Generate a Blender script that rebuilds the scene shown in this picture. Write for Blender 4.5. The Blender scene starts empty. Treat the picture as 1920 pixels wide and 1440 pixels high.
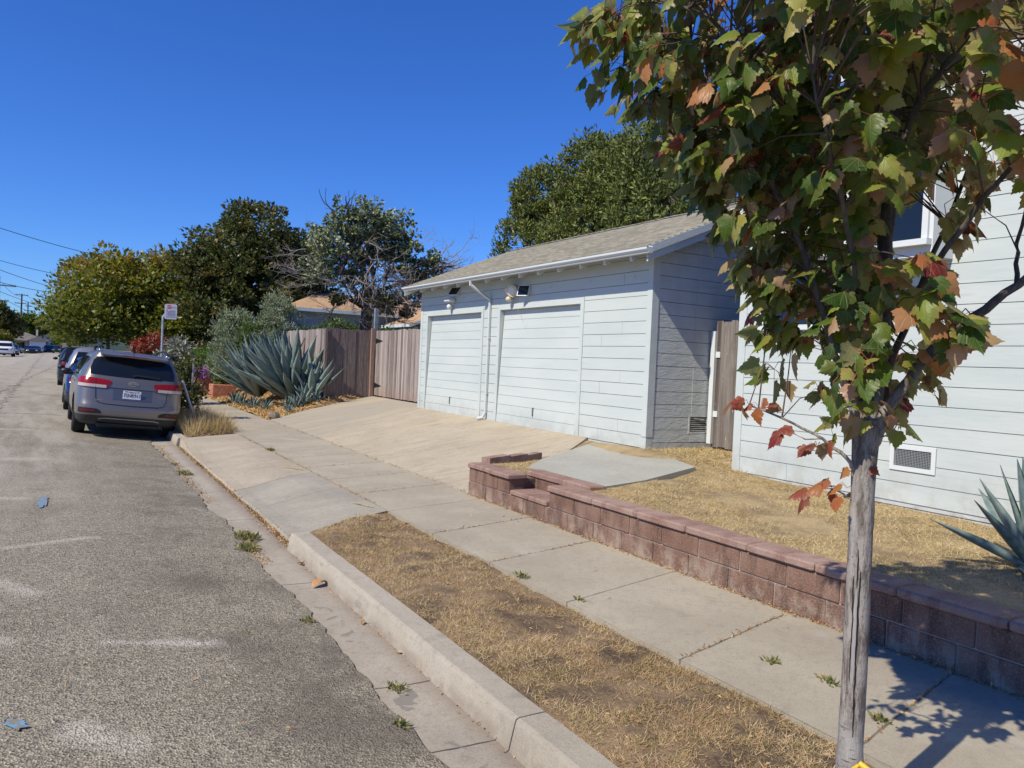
import bpy, bmesh, math, random
import numpy as np
from mathutils import Vector, Matrix, noise as mnoise
PI = math.pi; rad = math.radians
random.seed(7); rng = np.random.default_rng(7)
S = bpy.context.scene; COL = S.collection

# ------------------------------------------------------------------ camera, sky, sun, exposure
def make_camera():
    yaw, pitch, roll = 0.5328, 0.0248, 0.0445
    f = Vector((math.sin(yaw)*math.cos(pitch), math.cos(yaw)*math.cos(pitch), -math.sin(pitch)))
    r = Vector((math.cos(yaw), -math.sin(yaw), 0)); u = r.cross(f)
    r2 = r*math.cos(roll)+u*math.sin(roll); u2 = -r*math.sin(roll)+u*math.cos(roll)
    cam = bpy.data.cameras.new('camera'); o = bpy.data.objects.new('camera', cam); COL.objects.link(o)
    m = Matrix((r2, u2, -f)).transposed().to_4x4(); m.translation = Vector((0, 0, 1.8))
    o.matrix_world = m
    cam.sensor_width = 36; cam.lens = 1430/1920*36
    cam.clip_start = .05; cam.clip_end = 6000
    S.camera = o
make_camera()
SUN_AZ, SUN_EL = 78.0, 46.0        # direction the light travels towards (from +Y to +X), elevation
W = bpy.data.worlds.new("World"); S.world = W; W.use_nodes = True
nt = W.node_tree; nt.nodes.clear()
sky = nt.nodes.new('ShaderNodeTexSky'); sky.sky_type = 'NISHITA'; sky.sun_disc = False
sky.sun_elevation = rad(SUN_EL); sky.sun_rotation = rad(SUN_AZ+180)
sky.air_density = 1.0; sky.dust_density = 0.0; sky.ozone_density = 4.0; sky.altitude = 0
hsv = nt.nodes.new('ShaderNodeHueSaturation'); hsv.inputs['Saturation'].default_value = 1.15
bg = nt.nodes.new('ShaderNodeBackground'); bg.inputs[1].default_value = .092
ow = nt.nodes.new('ShaderNodeOutputWorld')
nt.links.new(sky.outputs[0], hsv.inputs['Color']); gn = nt.nodes.new('ShaderNodeVectorMath'); gn.operation = 'MULTIPLY'; gn.inputs[1].default_value = (.50, .80, 1.42)
nt.links.new(hsv.outputs[0], gn.inputs[0]); nt.links.new(gn.outputs[0], bg.inputs[0]); nt.links.new(bg.outputs[0], ow.inputs[0])
sl = bpy.data.lights.new('sun', 'SUN'); sl.energy = 5.0; sl.angle = rad(.53); sl.color = (1, .92, .76)
so = bpy.data.objects.new('sun', sl); COL.objects.link(so)
a, e = rad(SUN_AZ), rad(SUN_EL)
so.rotation_euler = Vector((math.sin(a)*math.cos(e), math.cos(a)*math.cos(e), -math.sin(e))).to_track_quat('-Z', 'Y').to_euler()
so.location = (-8, -2, 12)
S.view_settings.view_transform = 'Standard'; S.view_settings.look = 'None'
S.view_settings.exposure = 0.2; S.view_settings.gamma = 1

# ------------------------------------------------------------------ helpers
def tag(o, label=None, cat=None, group=None, kind=None):
    if label: o['label'] = label
    if cat: o['category'] = cat
    if group: o['group'] = group
    if kind: o['kind'] = kind
    return o
def thing(name, label, cat, loc, group=None, rz=0):
    o = bpy.data.objects.new(name, None); COL.objects.link(o); o.empty_display_size = .2
    o.location = loc; o.rotation_euler = (0, 0, rz)
    return tag(o, label, cat, group)
def woff(parent):
    v = Vector((0, 0, 0))
    while parent is not None:
        v += Vector(parent.location); parent = parent.parent
    return v
def link_mesh(name, me, mats, parent=None, local=False, smooth=False):
    for m in (mats if isinstance(mats, (list, tuple)) else [mats]): me.materials.append(m)
    o = bpy.data.objects.new(name, me); COL.objects.link(o)
    n = len(me.vertices)
    if not local:
        if parent is not None:
            me.transform(Matrix.Translation(-woff(parent)))
        elif n:
            co = np.empty(n*3, 'f'); me.vertices.foreach_get('co', co); co = co.reshape(-1, 3)
            mn, mx = co.min(0), co.max(0)
            off = Vector(((mn[0]+mx[0])/2, (mn[1]+mx[1])/2, mn[2]))
            me.transform(Matrix.Translation(-off)); o.location = off
    if parent is not None: o.parent = parent
    if smooth: me.shade_smooth()
    return o
class MB:
    def __init__(s): s.v = []; s.f = []; s.mi = []
    def add(s, vs, fs, mi=0):
        b = len(s.v); s.v += [tuple(p) for p in vs]
        for f in fs: s.f.append([b+i for i in f]); s.mi.append(mi)
        return s
    def box(s, x0, x1, y0, y1, z0, z1, mi=0):
        v = [(x0, y0, z0), (x1, y0, z0), (x1, y1, z0), (x0, y1, z0), (x0, y0, z1), (x1, y0, z1), (x1, y1, z1), (x0, y1, z1)]
        return s.add(v, [(0, 3, 2, 1), (4, 5, 6, 7), (0, 1, 5, 4), (1, 2, 6, 5), (2, 3, 7, 6), (3, 0, 4, 7)], mi)
    def rbox(s, x0, x1, y0, y1, z0, z1, b=.01, mi=0):      # box with chamfered edges
        c = []
        for (z, k) in ((z0, b), (z0+b, 0), (z1-b, 0), (z1, b)):
            X0, X1, Y0, Y1 = x0+k, x1-k, y0+k, y1-k
            q = b
            c.append([(X0+q, Y0, z), (X1-q, Y0, z), (X1, Y0+q, z), (X1, Y1-q, z), (X1-q, Y1, z), (X0+q, Y1, z), (X0, Y1-q, z), (X0, Y0+q, z)])
        v = sum(c, []); f = [tuple(range(7, -1, -1)), tuple(range(24, 32))]
        for l in range(3):
            for i in range(8): f.append((l*8+i, l*8+(i+1) % 8, l*8+8+(i+1) % 8, l*8+8+i))
        return s.add(v, f, mi)
    def obox(s, c, ax, ay, az, mi=0):                        # centre + half-axis vectors
        c = Vector(c); ax = Vector(ax); ay = Vector(ay); az = Vector(az)
        v = [c+i*ax+j*ay+k*az for k in (-1, 1) for (i, j) in ((-1, -1), (1, -1), (1, 1), (-1, 1))]
        return s.add(v, [(0, 3, 2, 1), (4, 5, 6, 7), (0, 1, 5, 4), (1, 2, 6, 5), (2, 3, 7, 6), (3, 0, 4, 7)], mi)
    def tube(s, pts, rs, n=8, mi=0, wob=0):
        pts = [Vector(p) for p in pts]
        if not isinstance(rs, (list, tuple)): rs = [rs]*len(pts)
        b = len(s.v); ref = Vector((.31, .22, .93)).normalized()
        for i, p in enumerate(pts):
            d = (pts[min(i+1, len(pts)-1)]-pts[max(i-1, 0)]).normalized()
            if abs(d.dot(ref)) > .97: ref = Vector((1, 0, .1)).normalized()
            x = d.cross(ref).normalized(); y = d.cross(x)
            for k in range(n):
                t = 2*PI*k/n; r = rs[i]*(1+(random.uniform(-wob, wob) if wob else 0))
                s.v.append(tuple(p+x*math.cos(t)*r+y*math.sin(t)*r))
        for i in range(len(pts)-1):
            for k in range(n):
                s.f.append([b+i*n+k, b+i*n+(k+1) % n, b+(i+1)*n+(k+1) % n, b+(i+1)*n+k]); s.mi.append(mi)
        s.f.append([b+k for k in range(n)][::-1]); s.mi.append(mi)
        e_ = b+(len(pts)-1)*n; s.f.append([e_+k for k in range(n)]); s.mi.append(mi)
        return s
    def prism(s, poly, fn, t0, t1, mi=0):                     # poly of (u,v); fn(u,v,t)->xyz
        n = len(poly)
        v = [fn(u, w, t0) for u, w in poly]+[fn(u, w, t1) for u, w in poly]
        f = [tuple(range(n-1, -1, -1)), tuple(range(n, 2*n))]+[(i, (i+1) % n, n+(i+1) % n, n+i) for i in range(n)]
        return s.add(v, f, mi)
    def grid(s, xs, ys, zf, mi=0):
        b = len(s.v); nx = len(xs)
        for y in ys:
            for x in xs: s.v.append((x, y, zf(x, y)))
        for j in range(len(ys)-1):
            for i in range(nx-1):
                s.f.append([b+j*nx+i, b+j*nx+i+1, b+(j+1)*nx+i+1, b+(j+1)*nx+i]); s.mi.append(mi)
        return s
    def sphere(s, c, r, n=10, m=7, sc=(1, 1, 1), mi=0, fn=None):
        b = len(s.v)
        for j in range(m+1):
            ph = -PI/2+PI*j/m
            for i in range(n):
                t = 2*PI*i/n; p = (math.cos(t)*math.cos(ph), math.sin(t)*math.cos(ph), math.sin(ph))
                k = fn(p) if fn else 1
                s.v.append((c[0]+p[0]*r*sc[0]*k, c[1]+p[1]*r*sc[1]*k, c[2]+p[2]*r*sc[2]*k))
        for j in range(m):
            for i in range(n):
                s.f.append([b+j*n+i, b+j*n+(i+1) % n, b+(j+1)*n+(i+1) % n, b+(j+1)*n+i]); s.mi.append(mi)
        return s
    def build(s, name, mats, parent=None, local=False, smooth=False, recalc=False):
        me = bpy.data.meshes.new(name); me.from_pydata(s.v, [], s.f)
        if len(set(s.mi)) > 1: me.polygons.foreach_set('material_index', s.mi)
        if recalc:
            bm = bmesh.new(); bm.from_mesh(me); bmesh.ops.recalc_face_normals(bm, faces=bm.faces); bm.to_mesh(me); bm.free()
        me.update()
        return link_mesh(name, me, mats, parent, local, smooth)
def npmesh(name, V, F, mats, parent=None, attrs=None, smooth=False, local=False):
    me = bpy.data.meshes.new(name); V = np.asarray(V, 'f'); F = np.asarray(F, 'i')
    k = F.shape[1]
    me.vertices.add(len(V)); me.vertices.foreach_set('co', V.ravel())
    me.loops.add(F.size); me.loops.foreach_set('vertex_index', F.ravel())
    me.polygons.add(len(F)); me.polygons.foreach_set('loop_start', np.arange(0, F.size, k, dtype='i'))
    me.polygons.foreach_set('loop_total', np.full(len(F), k, 'i'))
    for an, av in (attrs or {}).items():
        at = me.attributes.new(an, 'FLOAT', 'POINT'); at.data.foreach_set('value', np.asarray(av, 'f'))
    me.update(calc_edges=True)
    return link_mesh(name, me, mats, parent, local, smooth)
def unit(v): return v/np.maximum(np.linalg.norm(v, axis=-1, keepdims=True), 1e-9)
def scatter(name, P, D, Nn, size, T, F, mat, parent=None, rnd=None, extra=None, width=None, smooth=False, extra2=None):
    """instances of template T (k,3: x across, y along, z up) at P, y axis along D, z axis near Nn"""
    n = len(P); y = unit(np.asarray(D, float)); x = unit(np.cross(y, np.asarray(Nn, float))); z = np.cross(x, y)
    size = np.broadcast_to(size, (n,)); width = size if width is None else np.broadcast_to(width, (n,))
    T = np.asarray(T, float)
    if T.ndim == 2: T = np.broadcast_to(T, (n,)+T.shape)
    k = T.shape[1]
    V = P[:, None, :]+(T[:, :, 0:1]*width[:, None, None])*x[:, None, :]+(T[:, :, 1:2]*size[:, None, None])*y[:, None, :]+(T[:, :, 2:3]*size[:, None, None])*z[:, None, :]
    Fa = (np.asarray(F)[None]+np.arange(n)[:, None, None]*k).reshape(-1, len(F[0]))
    rnd = rng.random(n) if rnd is None else rnd
    at = {'rnd': np.repeat(rnd, k)}
    if extra is not None: at['lx'] = np.tile(extra, n)
    if extra2 is not None: at['ly'] = np.tile(extra2, n)
    return npmesh(name, V.reshape(-1, 3), Fa, mat, parent, at, smooth)
QUAD = [(-.5, 0, 0), (.5, 0, 0), (.5, 1, 0), (-.5, 1, 0)]; QF = [(0, 1, 2, 3)]
RHOMB = [(0, 0, 0), (.5, .45, .08), (0, 1, -.05), (-.5, .45, .08)]
BLADE = [(-.5, 0, 0), (.5, 0, 0), (.32, .6, .06), (-.32, .6, .06), (.02, 1, .2), (-.02, 1, .2)]; BF = [(0, 1, 2, 3), (3, 2, 4, 5)]
def rdir(n, bias=(0, 0, 0), k=1.0):
    return unit(unit(rng.normal(size=(n, 3)))*k+np.asarray(bias))

# ------------------------------------------------------------------ materials
class NT:
    def __init__(s, name):
        s.m = bpy.data.materials.new(name); s.m.use_nodes = True; s.t = s.m.node_tree
        s.b = s.t.nodes['Principled BSDF']; s.out = s.t.nodes['Material Output']
        s.co = None
    def n(s, ty, **k):
        q = s.t.nodes.new(ty)
        for a_, v in k.items(): setattr(q, a_, v)
        return q
    def l(s, a_, b_): s.t.links.new(a_, b_)
    def coord(s):
        if s.co is None:
            g = s.n('ShaderNodeNewGeometry'); s.co = g.outputs['Position']
        return s.co
    def noise(s, scale, detail=3, vec=None, rough=.55, vscale=None, dist=0):
        q = s.n('ShaderNodeTexNoise'); q.inputs['Scale'].default_value = scale; q.inputs['Detail'].default_value = detail
        q.inputs['Roughness'].default_value = rough; q.inputs['Distortion'].default_value = dist
        c = vec or s.coord()
        if vscale:
            m = s.n('ShaderNodeVectorMath', operation='MULTIPLY'); s.l(c, m.inputs[0]); m.inputs[1].default_value = vscale; c = m.outputs[0]
        s.l(c, q.inputs['Vector']); return q.outputs['Fac']
    def math(s, op, a_, b_=None, c_=None, clamp=False):
        q = s.n('ShaderNodeMath', operation=op); q.use_clamp = clamp
        for i, x in enumerate((a_, b_, c_)):
            if x is None: continue
            if isinstance(x, (int, float)): q.inputs[i].default_value = x
            else: s.l(x, q.inputs[i])
        return q.outputs[0]
    def ramp(s, fac, lo, hi):
        q = s.n('ShaderNodeMapRange'); q.clamp = True; q.interpolation_type = 'SMOOTHSTEP'
        s.l(fac, q.inputs[0]); q.inputs[1].default_value = lo; q.inputs[2].default_value = hi
        return q.outputs[0]
    def mix(s, fac, a_, b_):
        q = s.n('ShaderNodeMix', data_type='RGBA'); 
        if isinstance(fac, (int, float)): q.inputs[0].default_value = fac
        else: s.l(fac, q.inputs[0])
        for i, x in ((6, a_), (7, b_)):
            if isinstance(x, tuple): q.inputs[i].default_value = (*x[:3], 1)
            else: s.l(x, q.inputs[i])
        return q.outputs[2]
    def attr(s, name): return s.n('ShaderNodeAttribute', attribute_name=name).outputs['Fac']
    def sep(s):
        q = s.n('ShaderNodeSeparateXYZ'); s.l(s.coord(), q.inputs[0]); return q.outputs
    def bump(s, h, strength=.3, dist=.01, prev=None):
        q = s.n('ShaderNodeBump'); q.inputs['Strength'].default_value = strength; q.inputs['Distance'].default_value = dist
        s.l(h, q.inputs['Height'])
        if prev is not None: s.l(prev, q.inputs['Normal'])
        return q.outputs[0]
    def fin(s, col, rough=.8, spec=.3, normal=None, metallic=0, coat=0):
        if isinstance(col, tuple): s.b.inputs['Base Color'].default_value = (*col[:3], 1)
        else: s.l(col, s.b.inputs['Base Color'])
        if isinstance(rough, (int, float)): s.b.inputs['Roughness'].default_value = rough
        else: s.l(rough, s.b.inputs['Roughness'])
        s.b.inputs['Specular IOR Level'].default_value = spec; s.b.inputs['Metallic'].default_value = metallic
        s.b.inputs['Coat Weight'].default_value = coat; s.b.inputs['Coat Roughness'].default_value = .04
        if normal is not None: s.l(normal, s.b.inputs['Normal'])
        return s.m
def M(name, col, rough=.8, spec=.3, var=(), bump=(), metallic=0, coat=0, vscale=None):
    t = NT(name); c = tuple(col)
    for (sc, c2, lo, hi) in var: c = t.mix(t.ramp(t.noise(sc, 4, vscale=vscale), lo, hi), c, c2)
    nn = None
    for (sc, st, d) in bump: nn = t.bump(t.noise(sc, 4, vscale=vscale), st, d, nn)
    return t.fin(c, rough, spec, nn, metallic, coat)
def leafmat(name, cols, back=None, trans=.35, rough=.45, spec=.35, vein=None, blush=None):
    """cols: list of (pos, colour) over the per-leaf random value"""
    t = NT(name); r = t.attr('rnd'); cr = t.n('ShaderNodeValToRGB'); t.l(r, cr.inputs[0])
    el = cr.color_ramp.elements
    while len(el) < len(cols): el.new(.5)
    for q, (p, c) in zip(el, cols): q.position = p; q.color = (*c, 1)
    c = cr.outputs[0]
    c = t.mix(t.math('MULTIPLY', t.ramp(t.noise(14, 3), .4, .7), .35 if blush is None else .22), c, blush or cols[-1][1])
    nb_ = None
    if vein:
        lx, ly = t.attr('lx'), t.attr('ly')
        c = t.mix(t.math('MULTIPLY', t.math('MULTIPLY', t.ramp(lx, .12, .45), t.ramp(t.noise(22, 4), .35, .6)), t.math('MULTIPLY', t.ramp(r, .2, .5), .55)), c, (.36, .17, .09))
        m_ = t.math('SUBTRACT', 1, t.ramp(lx, 0.0, .022))
        for th in (.62, 1.12): m_ = t.math('MAXIMUM', m_, t.math('SUBTRACT', 1, t.ramp(t.math('ABSOLUTE', t.math('SUBTRACT', t.math('MULTIPLY', lx, math.cos(th)), t.math('MULTIPLY', t.math('SUBTRACT', ly, .03), math.sin(th)))), 0, .020)))
        side = t.math('ABSOLUTE', t.math('SUBTRACT', t.math('FRACT', t.math('MULTIPLY', t.math('SUBTRACT', ly, t.math('MULTIPLY', lx, .8)), 8)), .5))
        m_ = t.math('MAXIMUM', m_, t.math('MULTIPLY', t.math('SUBTRACT', 1, t.ramp(side, 0, .10)), .35))
        c = t.mix(t.math('MULTIPLY', m_, .45), c, vein); nb_ = t.bump(t.math('ADD', t.math('MULTIPLY', m_, -.6), t.noise(60, 3)), .5, .003)
    if back:
        g = t.n('ShaderNodeNewGeometry'); c = t.mix(t.math('MULTIPLY', g.outputs['Backfacing'], .55), c, back)
    t.fin(c, rough, spec, nb_)
    if trans:
        tr = t.n('ShaderNodeBsdfTranslucent'); mx = t.n('ShaderNodeMixShader'); mx.inputs[0].default_value = trans
        hs = t.n('ShaderNodeHueSaturation'); hs.inputs['Value'].default_value = 1.5; hs.inputs['Saturation'].default_value = 1.1
        t.l(c, hs.inputs['Color']); t.l(hs.outputs[0], tr.inputs[0])
        t.l(t.b.outputs[0], mx.inputs[1]); t.l(tr.outputs[0], mx.inputs[2]); t.l(mx.outputs[0], t.out.inputs[0])
    return t.m
PAINT = (.495, .535, .515)
def paintmat():
    t = NT('house_paint'); c = t.mix(t.ramp(t.noise(1.1, 4, vscale=(1, .5, 2)), .35, .75), PAINT, (.44, .49, .48))
    c = t.mix(t.math('MULTIPLY', t.ramp(t.noise(6, 6, vscale=(1, .25, 3)), .62, .8), .5), c, (.37, .395, .385))
    c = t.mix(t.math('MULTIPLY', t.math('MULTIPLY', t.ramp(t.sep()[2], 1.15, .55), t.ramp(t.noise(3.5, 6, rough=.7), .38, .62)), .38), c, (.30, .27, .21))
    h = t.noise(24, 5, vscale=(1, .12, 1.2)); b = t.bump(h, .22, .01); b = t.bump(t.noise(5, 2, vscale=(1, .5, 1)), .3, .012, b)
    return t.fin(c, .5, .35, b)
m_paint = paintmat()
def roughpaint():
    t = NT('cracked_house_paint'); c = t.mix(t.ramp(t.noise(4, 5), .3, .8), PAINT, (.43, .46, .455))
    b = t.bump(t.noise(11, 5, vscale=(.8, 1, 2.4), rough=.6, dist=.6), .5, .018)
    return t.fin(c, .55, .35, b)
m_roughpaint = roughpaint()
m_white = M('white_trim', (.58, .605, .60), .45, .4, bump=[(30, .1, .003)])
m_found = M('painted_foundation', (.45, .47, .46), .9, .2, var=[(5, (.34, .34, .32), .45, .75)], bump=[(30, .5, .01), (6, .4, .03)])
m_gutter = M('gutter_metal', (.53, .56, .56), .35, .5)
m_soffit = M('soffit_boards', (.30, .32, .32), .8, .2, var=[(3, (.22, .21, .18), .4, .7)])
m_black = M('black_plastic', (.012, .012, .013), .45, .4)
m_rubber = M('tyre_rubber', (.018, .018, .018), .85, .2, bump=[(60, .3, .004)])
m_glass = M('dark_glass', (.008, .010, .012), .06, .6, coat=0)
m_chrome = M('chrome', (.7, .7, .72), .15, .5, metallic=1)
m_cream = M('aged_cream_plastic', (.55, .50, .36), .5, .4, var=[(9, (.42, .36, .22), .4, .7)])
m_dark = M('dark_gap', (.02, .02, .02), .9, .1)
m_steel = M('galvanised_steel', (.42, .46, .48), .45, .5, metallic=.6, var=[(8, (.3, .32, .33), .4, .7)])
def woodmat(name, c1, c2, c3, axis=(9, 9, .8)):
    t = NT(name); n1 = t.noise(3.2, 6, vscale=axis, rough=.65, dist=.4)
    c = t.mix(t.ramp(n1, .35, .66), c1, c2)
    c = t.mix(t.ramp(t.noise(1.3, 3, vscale=(6, 6, .25)), .5, .72), c, c3)
    if axis[2] < 1 and axis[0] == 9:
        o_ = t.sep(); wn = t.n('ShaderNodeTexWhiteNoise', noise_dimensions='1D'); t.l(t.math('FLOOR', t.math('DIVIDE', t.math('ADD', o_[0], o_[1]), .1215)), wn.inputs['W'])
        c = t.mix(t.math('MULTIPLY', t.ramp(wn.outputs[0], .45, 1), .6), c, tuple(x*1.45 for x in c2)); c = t.mix(t.math('MULTIPLY', t.ramp(wn.outputs[0], .45, 0), .55), c, c3)
        c = t.mix(t.math('MULTIPLY', t.ramp(o_[2], 1.15, .72), .35 if 'redwood' in name else 0), c, (.25, .13, .085))
        c = t.mix(t.math('MULTIPLY', t.ramp(t.noise(7, 4, vscale=(5, 5, 1)), .66, .70), .7), c, (.45, .40, .38))
    b = t.bump(t.noise(7, 6, vscale=axis), .5, .012)
    return t.fin(c, .85, .2, b)
m_fence = woodmat('weathered_redwood', (.20, .165, .15), (.32, .275, .25), (.115, .09, .08))
m_fencenew = woodmat('reddish_fence_post', (.24, .145, .11), (.29, .19, .145), (.18, .11, .08))
m_gatewood = woodmat('grey_brown_gate_boards', (.135, .118, .105), (.22, .195, .175), (.075, .06, .052))
m_pole = woodmat('utility_pole_wood', (.07, .055, .045), (.11, .085, .07), (.05, .04, .03), (3, 3, .5))

# --- ground materials
def concrete(name, c1, c2, stain, joints=None, speck=.5, rough=.9):
    t = NT(name); c = t.mix(t.ramp(t.noise(1.3, 5, rough=.6), .35, .68), c1, c2)
    c = t.mix(t.math('MULTIPLY', t.ramp(t.noise(4.2, 6, rough=.7), .56, .75), .55), c, stain)
    c = t.mix(t.math('MULTIPLY', t.ramp(t.noise(75, 5, rough=.8), .50, .66), speck*1.1), c, tuple(x*.60 for x in c1))
    c = t.mix(t.math('MULTIPLY', t.ramp(t.noise(88, 5, rough=.8), .54, .68), speck*.9), c, tuple(min(1, x*1.35) for x in c1))
    c = t.mix(t.math('MULTIPLY', t.ramp(t.noise(17, 6, rough=.75), .48, .66), .35), c, stain)
    h = t.noise(90, 5, rough=.75); b = t.bump(h, .6, .006); b = t.bump(t.noise(9, 4), .25, .01, b)
    return t, c, b
def joint_mask(t, lines, w=.006, wob=.02):
    """lines: list of (a,b,c) meaning a*x+b*y=c, optionally (a,b,c,ulo,uhi on x)"""
    o = t.sep(); m = None; nz = t.math('MULTIPLY', t.math('SUBTRACT', t.noise(2.5, 3), .5), wob)
    ww = t.math('MULTIPLY', t.noise(9, 3), w*2)
    for L in lines:
        k = math.hypot(L[0], L[1])
        d = t.math('ABSOLUTE', t.math('ADD', t.math('SUBTRACT', t.math('ADD', t.math('MULTIPLY', o[0], L[0]/k), t.math('MULTIPLY', o[1], L[1]/k)), L[2]/k), nz))
        q = t.math('LESS_THAN', d, ww)
        if len(L) > 3: q = t.math('MULTIPLY', q, t.math('MULTIPLY', t.math('GREATER_THAN', o[0], L[3]), t.math('LESS_THAN', o[0], L[4])))
        m = q if m is None else t.math('MAXIMUM', m, q)
    return m
def seg(t, x0, y0, x1, y1, w, nz=.08, thr=.5):
    """soft mask of a scuff along a segment on the ground"""
    o = t.sep(); L = math.hypot(x1-x0, y1-y0); ux, uy = (x1-x0)/L, (y1-y0)/L
    dx = t.math('SUBTRACT', o[0], x0); dy = t.math('SUBTRACT', o[1], y0)
    u = t.math('ADD', t.math('MULTIPLY', dx, ux), t.math('MULTIPLY', dy, uy))
    v = t.math('ABSOLUTE', t.math('ADD', t.math('SUBTRACT', t.math('MULTIPLY', dx, -uy), t.math('MULTIPLY', dy, -ux)), t.math('MULTIPLY', t.math('SUBTRACT', t.noise(5, 4), .5), nz)))
    du = t.math('MAXIMUM', t.math('SUBTRACT', u, L), t.math('MULTIPLY', u, -1)); du = t.math('MAXIMUM', du, 0)
    d = t.math('SQRT', t.math('ADD', t.math('MULTIPLY', du, du), t.math('MULTIPLY', v, v)))
    m = t.ramp(d, w*1.3, w*.1)
    return t.math('MULTIPLY', m, t.ramp(t.noise(45, 5, rough=.7), .38, .56))
def asphalt():
    t = NT('old_asphalt'); o = t.sep()
    c = t.mix(t.ramp(t.noise(1.6, 6, rough=.65), .35, .68), (.225, .194, .145), (.30, .265, .205))
    stones = t.n('ShaderNodeTexVoronoi'); stones.inputs['Scale'].default_value = 95; t.l(t.coord(), stones.inputs['Vector'])
    sc = t.n('ShaderNodeSeparateColor'); t.l(stones.outputs['Color'], sc.inputs[0])
    c = t.mix(t.math('MULTIPLY', t.ramp(sc.outputs[0], .50, .93), .8), c, (.47, .42, .31))
    c = t.mix(t.math('MULTIPLY', t.ramp(sc.outputs[1], .50, .93), .85), c, (.085, .075, .060))
    # oily dark stains near the gutter
    g = t.math('MULTIPLY', t.ramp(o[0], .4, .95), t.math('SUBTRACT', 1, t.math('MULTIPLY', t.ramp(o[1], 9, 15), .7)))
    st = t.ramp(t.noise(1.15, 5, vscale=(1, .8, 1), rough=.62), .46, .63)
    c = t.mix(t.math('MULTIPLY', t.math('MULTIPLY', st, g), .62), c, (.10, .080, .060))
    c = t.mix(t.math('MULTIPLY', t.ramp(t.noise(3.1, 5), .60, .72), .45), c, (.11, .098, .080))
    c = t.mix(t.math('MULTIPLY', t.ramp(t.noise(48, 6, rough=.85), .50, .62), .45), c, (.10, .09, .075)); c = t.mix(t.math('MULTIPLY', t.ramp(t.noise(55, 6, rough=.85), .53, .64), .45), c, (.42, .38, .29))
    # paler worn wheel tracks, farther and to the left
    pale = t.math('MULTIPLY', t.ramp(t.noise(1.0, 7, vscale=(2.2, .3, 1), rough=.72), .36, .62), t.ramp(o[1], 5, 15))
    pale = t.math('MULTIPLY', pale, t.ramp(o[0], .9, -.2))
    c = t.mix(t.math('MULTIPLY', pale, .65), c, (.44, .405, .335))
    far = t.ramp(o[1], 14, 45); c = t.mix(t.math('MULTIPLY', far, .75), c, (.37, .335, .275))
    for (a_, w_) in (((.24, 4.86, .78, 4.74), .045), ((.55, 4.80, .80, 4.74), .10), ((-.55, 7.2, .28, 7.62), .07), ((-.5, 6.5, -.14, 5.95), .10), ((-.6, 5.2, -.25, 5.0), .10), ((.10, 3.75, .28, 3.55), .12), ((-1.6, 9.8, -.35, 9.6), .12), ((-2.2, 12.5, -.3, 12.9), .2), ((-3, 17, -.6, 17.2), .22)):
        c = t.mix(t.math('MULTIPLY', seg(t, *a_, w_), .7), c, (.50, .46, .39))
    cv = t.n('ShaderNodeTexVoronoi', feature='DISTANCE_TO_EDGE'); cv.inputs['Scale'].default_value = .8
    va = t.n('ShaderNodeVectorMath', operation='ADD'); nv = t.n('ShaderNodeTexNoise'); nv.inputs['Scale'].default_value = 3.0; nv.inputs['Detail'].default_value = 7; nv.inputs['Roughness'].default_value = .7
    t.l(t.coord(), nv.inputs['Vector']); t.l(t.coord(), va.inputs[0]); t.l(nv.outputs['Color'], va.inputs[1]); t.l(va.outputs[0], cv.inputs['Vector'])
    ck = t.math('MULTIPLY', t.math('LESS_THAN', cv.outputs[0], .006), t.math('MULTIPLY', t.ramp(t.noise(.9, 3), .48, .6), t.ramp(o[0], .2, 1.1)))
    c = t.mix(t.math('MULTIPLY', ck, .7), c, (.05, .044, .036))
    c = t.mix(t.math('MULTIPLY', t.ramp(t.noise(.9, 6, vscale=(1, .6, 1), rough=.7), .52, .64), .35), c, (.155, .138, .108))
    # tar lines far down the street
    tar = joint_mask(t, [(1, .012, -1.05), (1, -.03, -2.6)], .03, .9)
    tar = t.math('MAXIMUM', tar, joint_mask(t, [(.05, 1, 21.0), (-.04, 1, 31), (0, 1, 47)], .03, .5))
    c = t.mix(t.math('MULTIPLY', t.math('MULTIPLY', tar, t.ramp(o[1], 13, 17)), .7), c, (.035, .033, .032))
    b = t.bump(t.math('ADD', stones.outputs['Distance'], t.noise(60, 5)), .9, .008); b = t.bump(t.noise(3, 4), .2, .03, b)
    return t.fin(c, .85, .25, b)
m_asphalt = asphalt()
t, c, b = concrete('sidewalk_concrete', (.325, .288, .222), (.385, .345, .268), (.235, .20, .155))
jl = [(-.235, 1, 1.135*k+.22) for k in range(-3, 60)]
c = t.mix(t.math('MULTIPLY', joint_mask(t, jl, .007, .03), .75), c, (.10, .09, .075))
c = t.mix(t.math('MULTIPLY', t.ramp(t.noise(2.2, 5), .60, .72), .35), c, (.44, .42, .37))
cr = t.n('ShaderNodeTexVoronoi', feature='DISTANCE_TO_EDGE'); cr.inputs['Scale'].default_value = .55
vm = t.n('ShaderNodeVectorMath', operation='ADD'); nn_ = t.n('ShaderNodeTexNoise'); nn_.inputs['Scale'].default_value = 2.4; nn_.inputs['Detail'].default_value = 5
t.l(t.coord(), nn_.inputs['Vector']); t.l(t.coord(), vm.inputs[0]); t.l(nn_.outputs['Color'], vm.inputs[1]); t.l(vm.outputs[0], cr.inputs['Vector'])
c = t.mix(t.math('MULTIPLY', t.math('MULTIPLY', t.math('LESS_THAN', cr.outputs[0], .0022), t.ramp(t.noise(.7, 2), .5, .6)), .55), c, (.12, .10, .08))
m_side = t.fin(c, .9, .25, b)
t, c, b = concrete('gutter_concrete', (.30, .265, .215), (.38, .34, .275), (.17, .145, .115))
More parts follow.
